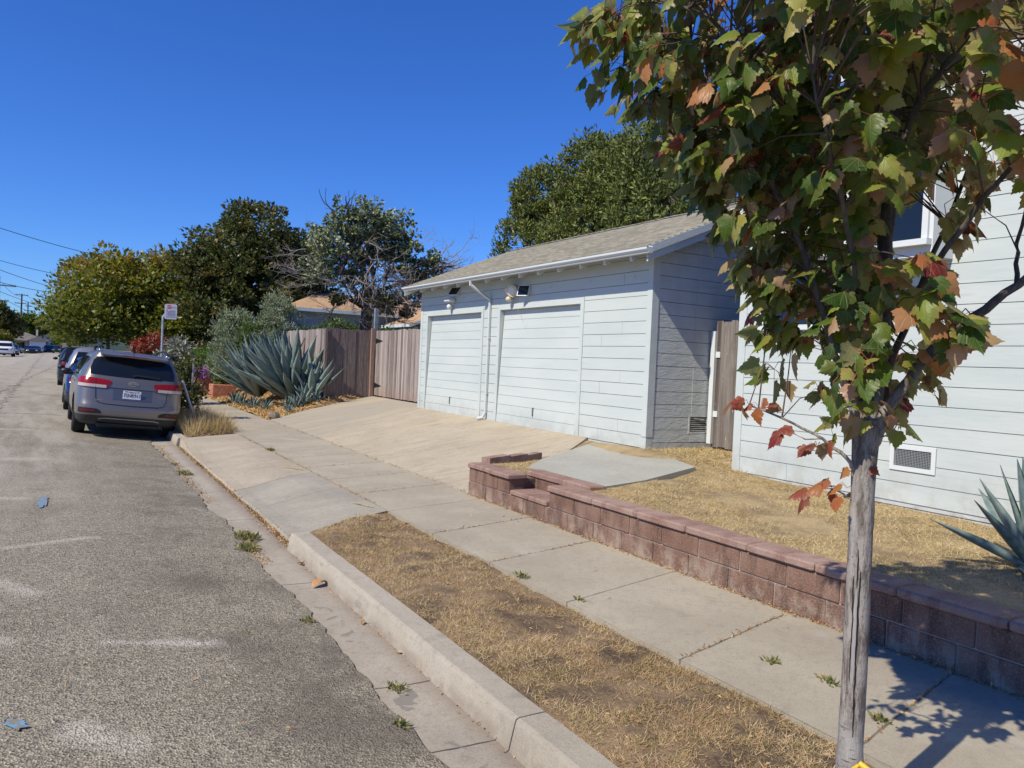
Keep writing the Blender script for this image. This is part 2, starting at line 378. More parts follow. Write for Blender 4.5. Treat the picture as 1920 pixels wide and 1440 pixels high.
o_ = t.sep(); c = t.mix(t.math('MULTIPLY', t.ramp(o_[0], 1.70, 1.87), .6), c, (.19, .145, .115))
c = t.mix(joint_mask(t, [(.1, 1, k) for k in (1.2, 3.3, 4.05, 6.15, 8.7, 10.5, 12.9, 15.1)], .006, .05), c, (.08, .07, .06))
bl = t.ramp(t.noise(4.4, 4, dist=.6), .57, .61); bl = t.math('MULTIPLY', bl, t.math('LESS_THAN', o_[0], 1.70)); bl = t.math('MULTIPLY', bl, t.math('LESS_THAN', o_[1], 5.6))
c = t.mix(t.math('MULTIPLY', bl, .8), c, (.19, .172, .15)); m_gut = t.fin(c, .9, .25, b)
t, c, b = concrete('curb_concrete', (.33, .295, .235), (.40, .36, .295), (.22, .19, .15)); o_ = t.sep()
c = t.mix(t.math('MULTIPLY', t.math('MULTIPLY', t.ramp(o_[2], .09, .02), t.ramp(t.noise(5, 4), .3, .6)), .6), c, (.21, .165, .13))
c = t.mix(t.math('MULTIPLY', t.ramp(t.noise(3, 4, vscale=(1, 1, 6)), .62, .74), .4), c, (.14, .13, .12)); m_curb = t.fin(c, .88, .3, b)
def apronmat(name, c1, c2, lines):
    t, c, b = concrete(name, c1, c2, tuple(x*.62 for x in c1))
    c = t.mix(t.math('MULTIPLY', joint_mask(t, lines, .007, .03), .7), c, (.11, .10, .08))
    c = t.mix(t.math('MULTIPLY', t.ramp(t.noise(1.4, 4, vscale=(1, 3.5, 1)), .55, .70), .4), c, (.25, .215, .175))
    return t, c, b
t, c, b = apronmat('apron_concrete', (.35, .30, .23), (.41, .355, .275), [(.08, 1, 12.35), (.1, 1, 14.0)]); m_apron = t.fin(c, .9, .25, b)
t, c, b = apronmat('scored_apron_concrete', (.30, .275, .225), (.36, .33, .27), [(-.35, 1, 8.25)])
wv = t.n('ShaderNodeTexBrick'); wv.inputs['Scale'].default_value = 4.5; wv.inputs['Mortar Size'].default_value = .012; wv.offset = .5
rot = t.n('ShaderNodeMapping'); rot.inputs['Rotation'].default_value = (0, 0, .6); t.l(t.coord(), rot.inputs[0]); t.l(rot.outputs[0], wv.inputs['Vector'])
c = t.mix(t.math('MULTIPLY', t.math('MULTIPLY', wv.outputs['Fac'], t.ramp(t.noise(4, 3), .4, .6)), .35), c, (.16, .155, .14)); m_apron2 = t.fin(c, .9, .25, b)
t, c, b = apronmat('driveway_concrete', (.37, .315, .235), (.42, .365, .28), [(.30, 1, 11.1, 4.3, 5.6), (.16, 1, 12.15, 5.3, 6.6), (.42, 1, 13.9, 4.3, 7.4)]); o_ = t.sep()
c = t.mix(t.ramp(t.math('ADD', t.math('SUBTRACT', o_[1], t.math('MULTIPLY', o_[0], .55)), t.math('MULTIPLY', t.noise(3, 3), .3)), 12.85, 12.9), c, (.33, .295, .235))
c = t.mix(t.math('MULTIPLY', t.ramp(t.noise(.8, 4, vscale=(.5, 2.4, 1)), .50, .66), .45), c, (.46, .37, .25))
c = t.mix(t.math('MULTIPLY', t.ramp(t.noise(1.9, 6, vscale=(.6, 2.4, 1), dist=.4, rough=.7), .55, .68), .6), c, (.24, .20, .155)); m_drive = t.fin(c, .9, .25, b)
t, c, b = concrete('grey_concrete_pad', (.345, .34, .295), (.39, .385, .335), (.26, .24, .20)); m_pad = t.fin(c, .9, .25, b)
def soil(name, c1, c2, c3):
    t = NT(name); c = t.mix(t.ramp(t.noise(2.6, 6, rough=.65), .38, .62), c1, c2)
    c = t.mix(t.ramp(t.noise(38, 5, rough=.75), .46, .62), c, c3)
    b = t.bump(t.noise(45, 5, rough=.7), .9, .02)
    return t.fin(c, .97, .1, b)
m_soil = soil('verge_soil', (.10, .072, .05), (.30, .212, .128), (.19, .135, .088))
m_lawnsoil = soil('yard_soil', (.22, .165, .10), (.42, .325, .185), (.33, .25, .145))
m_mulch = soil('mulch_soil', (.28, .19, .10), (.40, .28, .145), (.33, .22, .12))
m_land = M('far_land', (.20, .17, .11), .95, .1, var=[(.05, (.12, .11, .06), .4, .6)])
m_straw = leafmat('dry_grass', [(0, (.26, .165, .085)), (.3, (.40, .275, .15)), (.62, (.53, .39, .225)), (.9, (.64, .51, .33)), (.97, (.20, .22, .06))], trans=.15, rough=.8, spec=.15)
m_straw2 = leafmat('lawn_straw', [(0, (.32, .22, .10)), (.3, (.47, .34, .165)), (.62, (.57, .43, .23)), (.88, (.64, .54, .36)), (.93, (.30, .30, .09))], trans=.15, rough=.8, spec=.15)
m_chip = leafmat('mulch_chips', [(0, (.34, .20, .09)), (.4, (.50, .31, .13)), (.75, (.60, .42, .19)), (1, (.66, .52, .29))], trans=0, rough=.85, spec=.15)
m_litter = leafmat('leaf_litter', [(0, (.20, .10, .04)), (.4, (.36, .19, .08)), (.75, (.45, .30, .13)), (1, (.52, .40, .22))], trans=0, rough=.85, spec=.15)
m_weed = leafmat('weed_green', [(0, (.07, .11, .03)), (.45, (.13, .18, .045)), (.7, (.30, .26, .10)), (1, (.40, .30, .16))], trans=.25, rough=.6)
def shingles(name, c1, c2, c3, axis=0):
    t = NT(name); sp = t.sep(); u, w = (sp[0], sp[1]) if axis == 0 else (sp[1], sp[0])
    r_ = t.math('DIVIDE', u, .1135); row = t.math('FLOOR', r_); wn = t.n('ShaderNodeTexWhiteNoise', noise_dimensions='1D'); t.l(row, wn.inputs['W'])
    cell = t.math('FLOOR', t.math('ADD', t.math('DIVIDE', w, .14), t.math('MULTIPLY', wn.outputs[0], 9)))
    w2 = t.n('ShaderNodeTexWhiteNoise', noise_dimensions='1D'); t.l(t.math('ADD', cell, t.math('MULTIPLY', row, 37.3)), w2.inputs['W'])
    c = t.mix(w2.outputs[0], c1, c2); c = t.mix(t.math('MULTIPLY', t.ramp(t.noise(1.6, 5), .4, .7), .5), c, c3)
    fr = t.math('FRACT', r_); c = t.mix(t.math('MULTIPLY', t.math('LESS_THAN', fr, .2), .6), c, tuple(x*.4 for x in c1))
    b = t.bump(t.noise(90, 3), .5, .006)
    return t.fin(c, .95, .15, b)
m_roof = shingles('worn_shingles', (.215, .20, .163), (.32, .298, .245), (.20, .19, .16))
m_tanroof = shingles('tan_shingles', (.40, .255, .145), (.50, .33, .19), (.36, .225, .13))
m_greyroof = M('grey_shingles', (.24, .215, .185), .9, .1, var=[(3, (.19, .17, .15), .4, .6)])

# ------------------------------------------------------------------ ground
def zr(x):                                   # street surface, crowned
    if x > 1.5: return 0.0
    if x > 0: return .085*(1.5-x)
    if x > -3.2: return .1275+.03*-x
    return max(0, .2235-.05*(-3.2-x))
def sm(a_, b_, x):
    t_ = min(1, max(0, (x-a_)/(b_-a_))); return t_*t_*(3-2*t_)
def nz(x, y, s=1.0): return mnoise.noise(Vector((x*s, y*s, 3.7)))
poly = [(4.93, 6.42), (5.7, 6.62), (6.86, 7.02), (7.2, 7.9), (7.33, 8.5), (7.34, 9.3), (7.3, 9.72), (6.2, 8.97), (5.62, 8.62), (4.95, 7.95)]
def inpoly(x, y, P_=poly):
    c_ = False
    for i in range(len(P_)):
        (x0, y0), (x1, y1) = P_[i], P_[i-1]
        if (y0 > y) != (y1 > y) and x < (x1-x0)*(y-y0)/(y1-y0)+x0: c_ = not c_
    return c_
def drv_right(x): return float(np.interp(x, [4.4, 5.55, 6.5, 7.35, 7.8], [8.45, 8.80, 9.33, 9.97, 10.2]))
def drv_left(x): return float(np.interp(x, [4.4, 5.5, 6.6, 7.65], [19.25, 20.0, 20.45, 20.72]))
def drv_z(x, y=0): return .16+.18*(x-4.4)
def yard_z(x, y):
    if x < 4.80 and 6.5 < y < 7.52: return .28
    lawn = .535+.12*sm(6.2, 7.35, x)*sm(6.0, 8.3, y)-.05*sm(6.2, 7.4, x)*sm(5.2, 2.5, y)+.03*nz(x, y, .9)+.012*nz(x, y, 4)
    low = min(.72, drv_z(x))-.035
    bank = .17+.62*sm(4.35, 7.2, x)+.05*nz(x, y, .8)+.015*nz(x, y, 4)
    r, l = drv_right(min(x, 7.8)), drv_left(min(x, 7.65))
    if x > 7.2: low = low+(.72-low)*sm(7.4, 8.2, x)
    k = sm(r-.06, r+.04, y); h = lawn*(1-k)+low*k
    if x > 7.5: h = max(h, .66*sm(7.5, 7.7, x))
    k2 = sm(l-.02, l+.25, y); h = h*(1-k2)+bank*k2
    return h
def st(o, lab=None): o['kind'] = 'structure'; return o
def stuff(o, lab, cat): return tag(o, lab, cat, kind='stuff')
big = MB(); big.grid([-3000, -400, -60, -8.6], [-600, -60, 0, 60, 200, 600, 5000], lambda x, y: -.02 if x > -50 else -.3)
big.grid([-8.6, 80, 400, 3000], [-600, -60, 0, 60, 200, 600, 5000], lambda x, y: -.25)
st(big.build('ground', m_land))
# street
xs = [-8.0, -7, -6, -5, -4.2, -3.2, -2.2, -1.4, -.6, .2, .8, 1.2, 1.42]
ys = list(np.concatenate([np.arange(-8, 20, .05), np.arange(20, 60, .5), np.arange(60, 235, 5)]))
road = MB(); b0 = 0
for y in ys:
    ed = 1.52+.055*nz(0, y, 1.2)+.05*nz(3, y, 4.3)+.02*nz(6, y, 14)
    if y > 20: ed = 1.52
    for x in xs: road.v.append((x, y, zr(x)+.012))
    road.v.append((ed-.012, y, .011)); road.v.append((ed, y, -.002))
nx = len(xs)+2
for j in range(len(ys)-1):
    for i in range(nx-1): road.f.append([j*nx+i, j*nx+i+1, (j+1)*nx+i+1, (j+1)*nx+i]); road.mi.append(0)
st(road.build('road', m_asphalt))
cross = MB(); cross.grid([-60, -8, 2, 60], [196, 206], lambda x, y: .08); st(cross.build('cross_road', m_asphalt))
g = MB(); g.grid([1.35, 1.5, 1.7, 1.9], list(np.arange(-8, 235, 1.0)), lambda x, y: -.004 if x < 1.8 else 0.002)
st(g.build('gutter', m_gut))
# curbs
def curb(x0, x1, segs, name, zt=.15):
    m = MB()
    for (y0, y1) in segs:
        n = max(1, int((y1-y0)/.25)); f = 1 if x1 > x0 else -1
        prof = [(-.03, -.05), (-.03, .0), (.0, zt-.022), (.007, zt-.006), (.022, zt), (abs(x1-x0), zt), (abs(x1-x0), -.05)]
        b_ = len(m.v); k = len(prof)
        for j in range(n+1):
            y = y0+(y1-y0)*j/n
            for (u, z) in prof: m.v.append((x0+f*(u+.006*nz(0, y, 3)*(u < .1)), y, z+(.004*nz(9, y, 2) if z > .1 else 0)))
        for j in range(n):
            for i in range(k-1): m.f.append([b_+j*k+i, b_+(j+1)*k+i, b_+(j+1)*k+i+1, b_+j*k+i+1]); m.mi.append(0)
        m.f.append([b_+i for i in range(k)][::-1]); m.f.append([b_+n*k+i for i in range(k)]); m.mi += [0, 0]
    return st(m.build(name, m_curb, recalc=True))
curb(1.865, 2.03, [(-8, -4.01), (-4, -.61), (-.6, 2.99), (3.0, 7.08)], 'curb')
curb(1.90, 2.06, [(15.5, 20), (20.01, 26), (26.01, 34), (34.01, 60), (60.01, 190)], 'far_curb')
curb(-7.95, -8.12, [(-8, 60), (60.01, 190)], 'left_curb')
ls = MB(); ls.box(-9.6, -8.12, -10, 190, -.01, .14); st(ls.build('left_sidewalk', m_side))
ra = MB(); ra.box(2.06, 3.09, -10, -4.5, 0, .13); 
# apron (driveway crossing of the verge)
def apz(x, y):
    lip = .035+.115*sm(13.9, 15.4, y)
    return lip+(.15-lip)*sm(1.93, 2.9, x)+.002
def apron(name, mat, y0f, y1f):
    m = MB(); n = 40; xs = [1.925, 1.94, 2.1, 2.3, 2.5, 2.7, 2.9, 3.09]; b_ = 0
    for j in range(n+1):
        for i, x in enumerate(xs):
            y = y0f(x)+(y1f(x)-y0f(x))*j/n; m.v.append((x+(.02*nz(1, y, 3) if i < 2 else 0), y, -.01 if i == 0 else apz(x, y)))
    k = len(xs)
    for j in range(n):
        for i in range(k-1): m.f.append([j*k+i, j*k+i+1, (j+1)*k+i+1, (j+1)*k+i]); m.mi.append(0)
    m.f.append([i for i in range(k)]+[]); m.mi.append(0)
    return st(m.build(name, mat))
jy = lambda x: 10.15+.47*(x-1.93)
apron('scored_driveway_apron', m_apron2, lambda x: 7.14+.66*(x-1.93)/1.17, lambda x: jy(x)-.006)
apron('driveway_apron', m_apron, lambda x: jy(x)+.006, lambda x: 15.45+.75*(x-1.93)/1.17)
# verge strips
def verge_z(x, y): return .125+.035*math.sin(PI*min(1, max(0, (x-2.0)/1.1)))+.026*nz(x, y, 2.2)+.014*nz(x, y, 7)
v = MB(); v.grid(list(np.arange(2.0, 3.13, .06)), list(np.arange(-6, 7.9, .08)), lambda x, y: verge_z(x, y) if y < 7.12+.6*(x-1.93) else .0)
v.grid(list(np.arange(2.03, 3.13, .1)), list(np.arange(15.4, 60, .25)), lambda x, y: verge_z(x, y) if y > 15.5+.6*(x-1.93) else .0)
v.grid([2.05, 3.1], [60, 190], lambda x, y: .13)
st(v.build('verge', m_soil))
sw = MB(); sw.grid([3.095, 3.5, 4.0, 4.43], list(np.arange(-8, 60, .5))+[60, 190], lambda x, y: .15+.012*(x-3.1)+.004*nz(x, y, 1)+.004)
sw.box(3.095, 3.11, -8, 190, .0, .152); st(sw.build('sidewalk', m_side))
d = MB(); xs_ = np.arange(4.41, 7.66, .05); n = 60
for j in range(n+1):
    for x in xs_:
        y = drv_right(x)+(drv_left(x)-drv_right(x))*j/n; d.v.append((x, y, drv_z(x)+.008*nz(x, y, .9)+.006))
k = len(xs_)
for j in range(n):
    for i in range(k-1): d.f.append([j*k+i, j*k+i+1, (j+1)*k+i+1, (j+1)*k+i]); d.mi.append(0)
for i in range(k-1):                          # exposed slab edge on the near side
    a0, a1 = d.v[i], d.v[i+1]; bb = len(d.v); d.v += [(a0[0], a0[1], a0[2]-.12), (a1[0], a1[1], a1[2]-.12)]
    d.f.append([i, bb, bb+1, i+1]); d.mi.append(0)
st(d.build('driveway', m_drive))
yx = list(np.arange(4.45, 9.2, .08))+[10, 12, 15, 20, 30, 50, 90, 400]; yy = [-60, -20, -6]+list(np.arange(-2, 34, .1))+[36, 40, 50, 70, 100, 150, 190]
def yz(x, y):
    if x > 9.2: return yard_z(9.2, y)+.0*x
    return yard_z(x, y)
yl = MB()
yl.grid(yx, yy, yz)
for i in range(len(yl.f)):
    cyy = sum(yl.v[q][1] for q in yl.f[i])/4; yl.mi[i] = 1 if cyy > 18.5 else 0
st(yl.build('yard_ground', [m_lawnsoil, m_mulch]))
pd = MB(); pd.v = [(x, y, .552+.085*sm(5.2, 7.3, x)+.0*y) for x, y in poly]
nn = len(poly); pd.v += [(x, y, z-.14) for x, y, z in pd.v]; pd.f = [list(range(nn))]+[[i, i+nn, (i+1) % nn+nn, (i+1) % nn] for i in range(nn)]; pd.mi = [0]*len(pd.f)
st(pd.build('concrete_pad', m_pad, recalc=True))

# loose ground cover
def scatter_blades(name, n, fx, fz, mat, ln, wd, lab, cat, flat=.35, keep=None, T=BLADE, F=BF, up=None):
    P = fx(n)
    if keep is not None: P = P[keep(P)]
    n = len(P); z = np.array([fz(x, y) for x, y in P]); P3 = np.column_stack([P, z-.002])
    D = rng.normal(size=(n, 3)); D[:, 2] = np.abs(D[:, 2])*flat+(.06 if up is None else up)
    D = unit(D); N = unit(np.column_stack([-D[:, 0]*D[:, 2], -D[:, 1]*D[:, 2], D[:, 0]**2+D[:, 1]**2])+rng.normal(size=(n, 3))*.45)
    L = ln*(.45+rng.random(n)**1.5*1.3)
    patch = np.array([nz(x, y, 1.4)*.5+nz(x, y, 5)*.25 for x, y in P]); r = np.clip(rng.random(n)*.75+.12+patch*.5, 0, .999)
    g_ = rng.random(n) < (.012+.05*(np.array([nz(x+40, y, 1.7) for x, y in P]) > .32)); r[g_] = .985; r[~g_] = np.minimum(r[~g_], .91)
    o = scatter(name, P3, D, N, L, T, F, mat, rnd=r, width=np.full(n, wd)*(.6+rng.random(n)*.8))
    return stuff(o, lab, cat)
def nmask(P, s, thr, soft, off=0):
    q = np.array([nz(x+off, y, s)+.45*nz(x+off, y, s*3.3) for x, y in P]); return rng.random(len(P)) < np.clip((q-thr)/soft+.5, .03, 1)
def rect(x0, x1, y0, y1, yp=1.0): return lambda n: np.column_stack([rng.uniform(x0, x1, n), y0+(y1-y0)*rng.random(n)**yp])
inv = lambda P: P[:, 1] < 7.1+.6*(P[:, 0]-1.93)
scatter_blades('dry_grass', 190000, rect(2.05, 3.12, .6, 7.85, 1.25), verge_z, m_straw, .031, .0027, 'thin dry straw-coloured grass on the strip between curb and sidewalk', 'grass', keep=lambda P: inv(P) & (nmask(P, 2.3, -.28, .5) & nmask(P, 7.5, -.12, .5, 5)))
def lawnkeep(P):
    k = nmask(P, 1.7, -.28, .55, 9)
    for i, (x, y) in enumerate(P):
        if y > drv_right(x)-.03: k[i] = False
        elif inpoly(x+.02, y) and inpoly(x-.02, y+.03): k[i] = False
        elif x < 4.97 and 6.34 < y < 7.66: k[i] = False
    return k
scatter_blades('yard_straw', 120000, rect(4.62, 7.42, 1.2, 8.7, 1.15), lambda x, y: yard_z(x, y), m_straw2, .034, .0036, 'dry yellow lawn straw between the block wall and the house', 'grass', keep=lawnkeep, flat=.28)
def bankkeep(P): return np.array([y > drv_left(min(x, 7.65))+.03 for x, y in P])
scatter_blades('mulch', 42000, rect(4.45, 7.6, 19.2, 31, 1.2), yard_z, m_chip, .075, .022, 'orange bark mulch on the bank below the big agave', 'mulch', flat=.5, keep=bankkeep)
scatter_blades('passage_straw', 9000, rect(7.3, 8.52, 6.7, 8.5), yard_z, m_straw2, .05, .006, 'dry straw and pebbles in front of the narrow side gate', 'grass')
P = np.concatenate([rect(2.1, 3.1, 15.9, 17.6)(2600), rect(2.1, 3.15, 16.3, 21)(5200)])
scatter_blades('tall_dry_grass', 0, lambda n: P, verge_z, m_straw2, .27, .008, 'tall pale dry weeds on the strip beside the parked car', 'grass', flat=1.6, up=.7, keep=lambda P: P[:, 1] > 15.75+.6*(P[:, 0]-1.93))
scatter_blades('far_verge_grass', 14000, rect(2.1, 3.12, 15.6, 40, 1.6), verge_z, m_straw, .09, .008, 'dry grass on the far strip between curb and sidewalk', 'grass', flat=1, keep=lambda P: P[:, 1] > 15.6+.6*(P[:, 0]-1.93))
# litter that collects in the gutter line, the slab joints and along the wall foot
def line(x0, y0, x1, y1, n, s):
    t_ = rng.random(n); return np.column_stack([x0+(x1-x0)*t_+rng.normal(size=n)*s, y0+(y1-y0)*t_+rng.normal(size=n)*s*.5])
def lz(x, y): return max(.006, verge_z(x, y)+.012 if 2.06 < x < 3.08 and y < 7.1 else 0, zr(x)+.014 if x < 1.45 else 0, apz(x, y) if x > 1.935 and 7.3 < y < 15.5 and x < 3.1 else 0, .155+.012*(x-3.1) if x > 3.1 and x < 4.42 else 0, drv_z(x)+.008 if x > 4.42 else 0)
LP = np.concatenate([line(1.90, 7.2, 1.90, 15.3, 2600, .022), line(1.87, 7.1, 1.9, 9, 500, .03), line(3.10, 8, 3.10, 16, 700, .014), line(4.39, .5, 4.39, 8.4, 2600, .014), line(4.43, 8.5, 4.43, 19.2, 800, .015), line(1.52, 6.6, 1.6, 8.0, 500, .045), line(1.55, 9.5, 1.56, 15.4, 900, .035), line(1.84, 2, 1.85, 7, 240, .02)]+[line(3.12, 1.135*k+.22+.235*3.12, 4.36, 1.135*k+.22+.235*4.36, 90, .006) for k in (1, 2, 4, 5, 7, 9)]+[rect(4.6, 7.2, 10.2, 18)(50), rect(3.2, 4.3, 1, 15)(70), rect(2.1, 3.0, 7.9, 15)(30), rect(2.1, 3.05, 1, 7)(220), rect(-1, 1.4, 2.5, 13, 1.5)(110)])
scatter_blades('leaf_litter', 0, lambda n: LP, lz, m_litter, .024, .009, 'dead leaf litter gathered along gutter, slab joints and wall foot', 'leaf litter', flat=.4, T=RHOMB, F=[(0, 1, 2, 3)])

# ------------------------------------------------------------------ painted survey marks, kerb-side things
def blotch(name, cx, cy, ang, L, Wd, col, zf):
    m = MB(); n = 22; ca, sa = math.cos(ang), math.sin(ang); pts = []
    for i in range(n):
        t_ = 2*PI*i/n; q = 1+.18*math.sin(5*t_+cx*9)+.12*math.sin(9*t_+cy*5)
        u = math.copysign(abs(math.cos(t_))**.55, math.cos(t_))*L/2*q; w = math.copysign(abs(math.sin(t_))**.7, math.sin(t_))*Wd/2*q
        x, y = cx+u*ca-w*sa, cy+u*sa+w*ca; pts.append((x, y, zf(x, y)))
    m.add(pts, [tuple(range(n))]); return st(m.build(name, M('paint_'+name, col, .8, .2, var=[(38, (.21, .19, .155), .46, .60), (9, (.21, .19, .155), .5, .7)]), recalc=True))
rz_ = lambda x, y: zr(x)+.0155
blotch('blue_paint_mark', -.145, 9.35, rad(88), .60, .085, (.13, .27, .42), rz_)
blotch('blue_paint_mark', -.135, 3.88, rad(-60), .12, .06, (.12, .30, .48), rz_)
az_ = lambda x, y: apz(x, y)+.007
blotch('yellow_paint_mark', 2.93, 11.1, rad(118), .42, .028, (.62, .50, .12), az_)
blotch('yellow_paint_mark', 2.94, 8.15, rad(112), .34, .030, (.66, .56, .10), az_)
def weed(x, y, z, r, lab, n=46, mat=None, h=.05, el=1.8):
    P_ = np.column_stack([rng.normal(size=n)*r*.34+x, rng.normal(size=n)*r*.34*el+y, np.full(n, z)])
    D = rdir(n); D[:, 2] = np.abs(D[:, 2])+.35; D[:, :2] += (P_[:, :2]-(x, y))/r
    o = scatter('weed', P_, D, rdir(n, (0, 0, 1)), h*(.6+rng.random(n)), RHOMB, [(0, 1, 2, 3)], mat or m_weed, width=h*.42*(.6+rng.random(n)*.8))
    tag(o, lab, 'weed', 'weeds growing in cracks of the pavement'); return o
for (x, y, z, r, lab, n) in [
    (1.58, 7.62, .01, .13, 'large green weed at the ragged asphalt edge before the curb starts', 260), (1.50, 7.18, .01, .10, 'green weed beside the large one, nearer the camera', 160),
    (1.57, 11.9, .01, .10, 'green weed at the gutter edge in front of the parked car', 130), (1.55, 12.9, .01, .07, 'small weed at the gutter edge closest to the parked car', 60),
    (1.47, 5.05, .01, .045, 'tiny brownish weed at the gutter edge beside a concrete crack', 50), (1.47, 3.42, .01, .035, 'bright green seedling at the asphalt edge near the bottom', 40),
    (1.62, 3.85, .0, .06, 'flat yellowish weed in the cross crack of the gutter', 60), (1.05, 4.9, .03, .035, 'light green sprig growing in the open asphalt', 30),
    (3.12, 5.0, .16, .05, 'green tuft on the grass side of the sidewalk', 60), (3.2, 4.35, .16, .03, 'small green tuft low at the sidewalk edge', 30),
    (3.55, 2.95, .16, .045, 'dry star-shaped weed in the middle of the sidewalk', 40), (3.62, 2.62, .16, .05, 'orange-tipped weed on the sidewalk left of the tree trunk', 60),
    (3.45, 2.2, .16, .035, 'green-yellow tuft on the sidewalk right of the tree trunk', 50), (3.1, 13.3, .16, .06, 'green weed in the long joint of the driveway crossing', 110)]:
    weed(x, y, z, r, lab, n, h=.045 if n > 100 else .03)
def curlleaf(x, y, z, s, ang, lab, col):
    m = MB(); prof = [(0, .02), (.15, .2), (.35, .3), (.6, .27), (.85, .12), (1, .01)]
    pts = []
    for (u, w) in prof:
        for q in (-1, 0, 1): pts.append(((u-.5)*s, q*w*s*.75, s*(.10+.35*(abs(q)*w)*1.2+.12*math.sin(u*PI))))
    ca, sa = math.cos(ang), math.sin(ang); pts = [(x+p[0]*ca-p[1]*sa, y+p[0]*sa+p[1]*ca, z+p[2]-.06*s) for p in pts]
    f = []
    for i in range(5):
        for q in (0, 1): f.append((i*3+q, i*3+q+1, i*3+4+q, i*3+3+q))
    m.add(pts, f); o = m.build('fallen_leaf', M('dead_leaf', col, .8, .2, var=[(30, tuple(c_*.5 for c_ in col), .45, .7)]), smooth=True)
    return tag(o, lab, 'leaf', 'fallen leaves on street, gutter and grass')
curlleaf(1.78, 5.85, .005, .17, .5, 'big curled tan leaf lying in the gutter against the curb', (.52, .27, .11))
curlleaf(1.80, 6.5, .005, .08, 2.0, 'small dark red leaf in the gutter beyond the big tan leaf', (.20, .06, .03))
curlleaf(1.80, 4.9, .005, .06, 1.0, 'small orange leaf at the foot of the curb nearer the camera', (.42, .19, .07))
curlleaf(1.82, 4.3, .005, .05, 2.6, 'tiny pale leaf against the curb face', (.5, .33, .17))
curlleaf(2.95, 6.9, .19, .07, .3, 'dark red leaf on the dry grass by the sidewalk edge', (.16, .05, .03))
curlleaf(2.55, 6.6, .19, .07, 1.2, 'orange-brown leaf on the dry grass near the curb end', (.45, .2, .08))
# little stone on the mulch corner
m = MB(); m.sphere((4.60, 19.42, .27), .14, 8, 5, (1.1, .7, .75), fn=lambda p: 1+.15*math.sin(p[0]*5+p[1]*7)); tag(m.build('stone', M('grey_stone', (.22, .19, .15), .9)), 'grey stone half buried at the mulch corner by the driveway', 'stone')

# ------------------------------------------------------------------ retaining wall of painted block
def blockmat(name, c1, c2, pale, dark):
    t = NT(name); c = t.mix(t.ramp(t.noise(1.9, 5, rough=.6), .38, .62), c1, c2)
    o_ = t.sep()
    c = t.mix(t.math('MULTIPLY', t.math('MULTIPLY', t.ramp(t.noise(5, 6, rough=.7), .42, .62), t.ramp(o_[2], .42, .18)), .85), c, pale)
    c = t.mix(t.math('MULTIPLY', t.ramp(t.noise(3.4, 5, vscale=(1, 1.6, .5), rough=.65), .46, .62), .75), c, dark)
    c = t.mix(t.math('MULTIPLY', t.ramp(t.noise(80, 5, rough=.8), .50, .64), .55), c, pale)
    b = t.bump(t.noise(85, 4), .8, .008); return t.fin(c, .92, .2, b)
m_block = blockmat('red_painted_block', (.16, .085, .060), (.215, .132, .100), (.34, .275, .22), (.085, .045, .036))
m_cap = blockmat('pinkish_cap_block', (.245, .155, .125), (.30, .21, .175), (.40, .30, .25), (.19, .105, .085))
m_mortar = M('mortar', (.36, .31, .27), .95, .1, bump=[(60, .5, .005)])
wl = thing('retaining_wall', 'low two-course red block wall with cap along the sidewalk', 'wall', (4.5, 2.5, .16))
bk = MB(); mo = MB(); cp = MB()
def jit(s=.003): return random.uniform(-s, s)
def course(y0, y1, z0, z1, off, x0=4.4, x1=4.6, step=.43):
    y = y0+off
    cuts = [y0]
    while y < y1-.05:
        if y > y0+.05: cuts.append(y)
        y += step
    cuts.append(y1)
    for a_, b_ in zip(cuts, cuts[1:]):
        j = jit(); bk.rbox(x0+j, x1+j, a_+.005, b_-.005, z0+.005, z1-.004, .005)
course(-6, 8.42, .10, .335, .21); course(-6, 6.6, .335, .50, .0+.11); course(7.42, 8.42, .335, .50, .28)
mo.box(4.412, 4.588, -6, 8.41, .08, .334); mo.box(4.412, 4.588, -6, 6.59, .334, .498); mo.box(4.412, 4.588, 7.43, 8.41, .334, .498)
course(6.42, 7.6, .335, .505, .1, 4.76, 4.93); mo.box(4.77, 4.92, 6.42, 7.6, .2, .503)
bk.rbox(4.60, 4.76, 6.40, 6.58, .2, .50, .004); bk.rbox(4.60, 4.76, 7.44, 7.62, .2, .50, .004)
y = -6.0
while y < 6.55:
    e_ = min(y+.62+jit(.05), 6.62); e_ = 6.62 if 6.62-e_ < .2 else e_; j = jit(.008); cp.rbox(4.375+j, 4.625+j, y+.003, e_-.003, .502+jit(.002), .562+jit(.002), .012); y = e_
for (a_, b_) in ((7.40, 7.9), (7.9, 8.43)): j = jit(.008); cp.rbox(4.37+j, 4.63+j, a_+.003, b_-.003, .502, .562+jit(.002), .012)
for (a_, b_) in ((6.63, 7.0), (7.0, 7.39)): cp.rbox(4.385, 4.745, a_+.003, b_-.003, .337, .392, .012)
for (a_, b_) in ((6.36, 6.95), (6.95, 7.65)): cp.rbox(4.74, 4.96, a_+.003, b_-.003, .506, .572, .012)
bk.build('block_courses', m_block, wl); mo.build('mortar', m_mortar, wl); cp.build('cap_stones', m_cap, wl)
m = MB()
for i, (a_, b_) in enumerate([((4.62, 8.40), (4.98, 8.50)), ((4.99, 8.50), (5.3, 8.585)), ((5.31, 8.59), (5.58, 8.66))]):
    c_ = ((a_[0]+b_[0])/2, (a_[1]+b_[1])/2, .555); dx, dy = (b_[0]-a_[0])/2, (b_[1]-a_[1])/2
    m.obox(c_, (dx, dy, .01), (-dy*.4, dx*.4, 0), (0, 0, .075))
tag(m.build('edging_bricks', m_cap), 'short row of low red edging blocks at the wall end beside the driveway', 'edging')

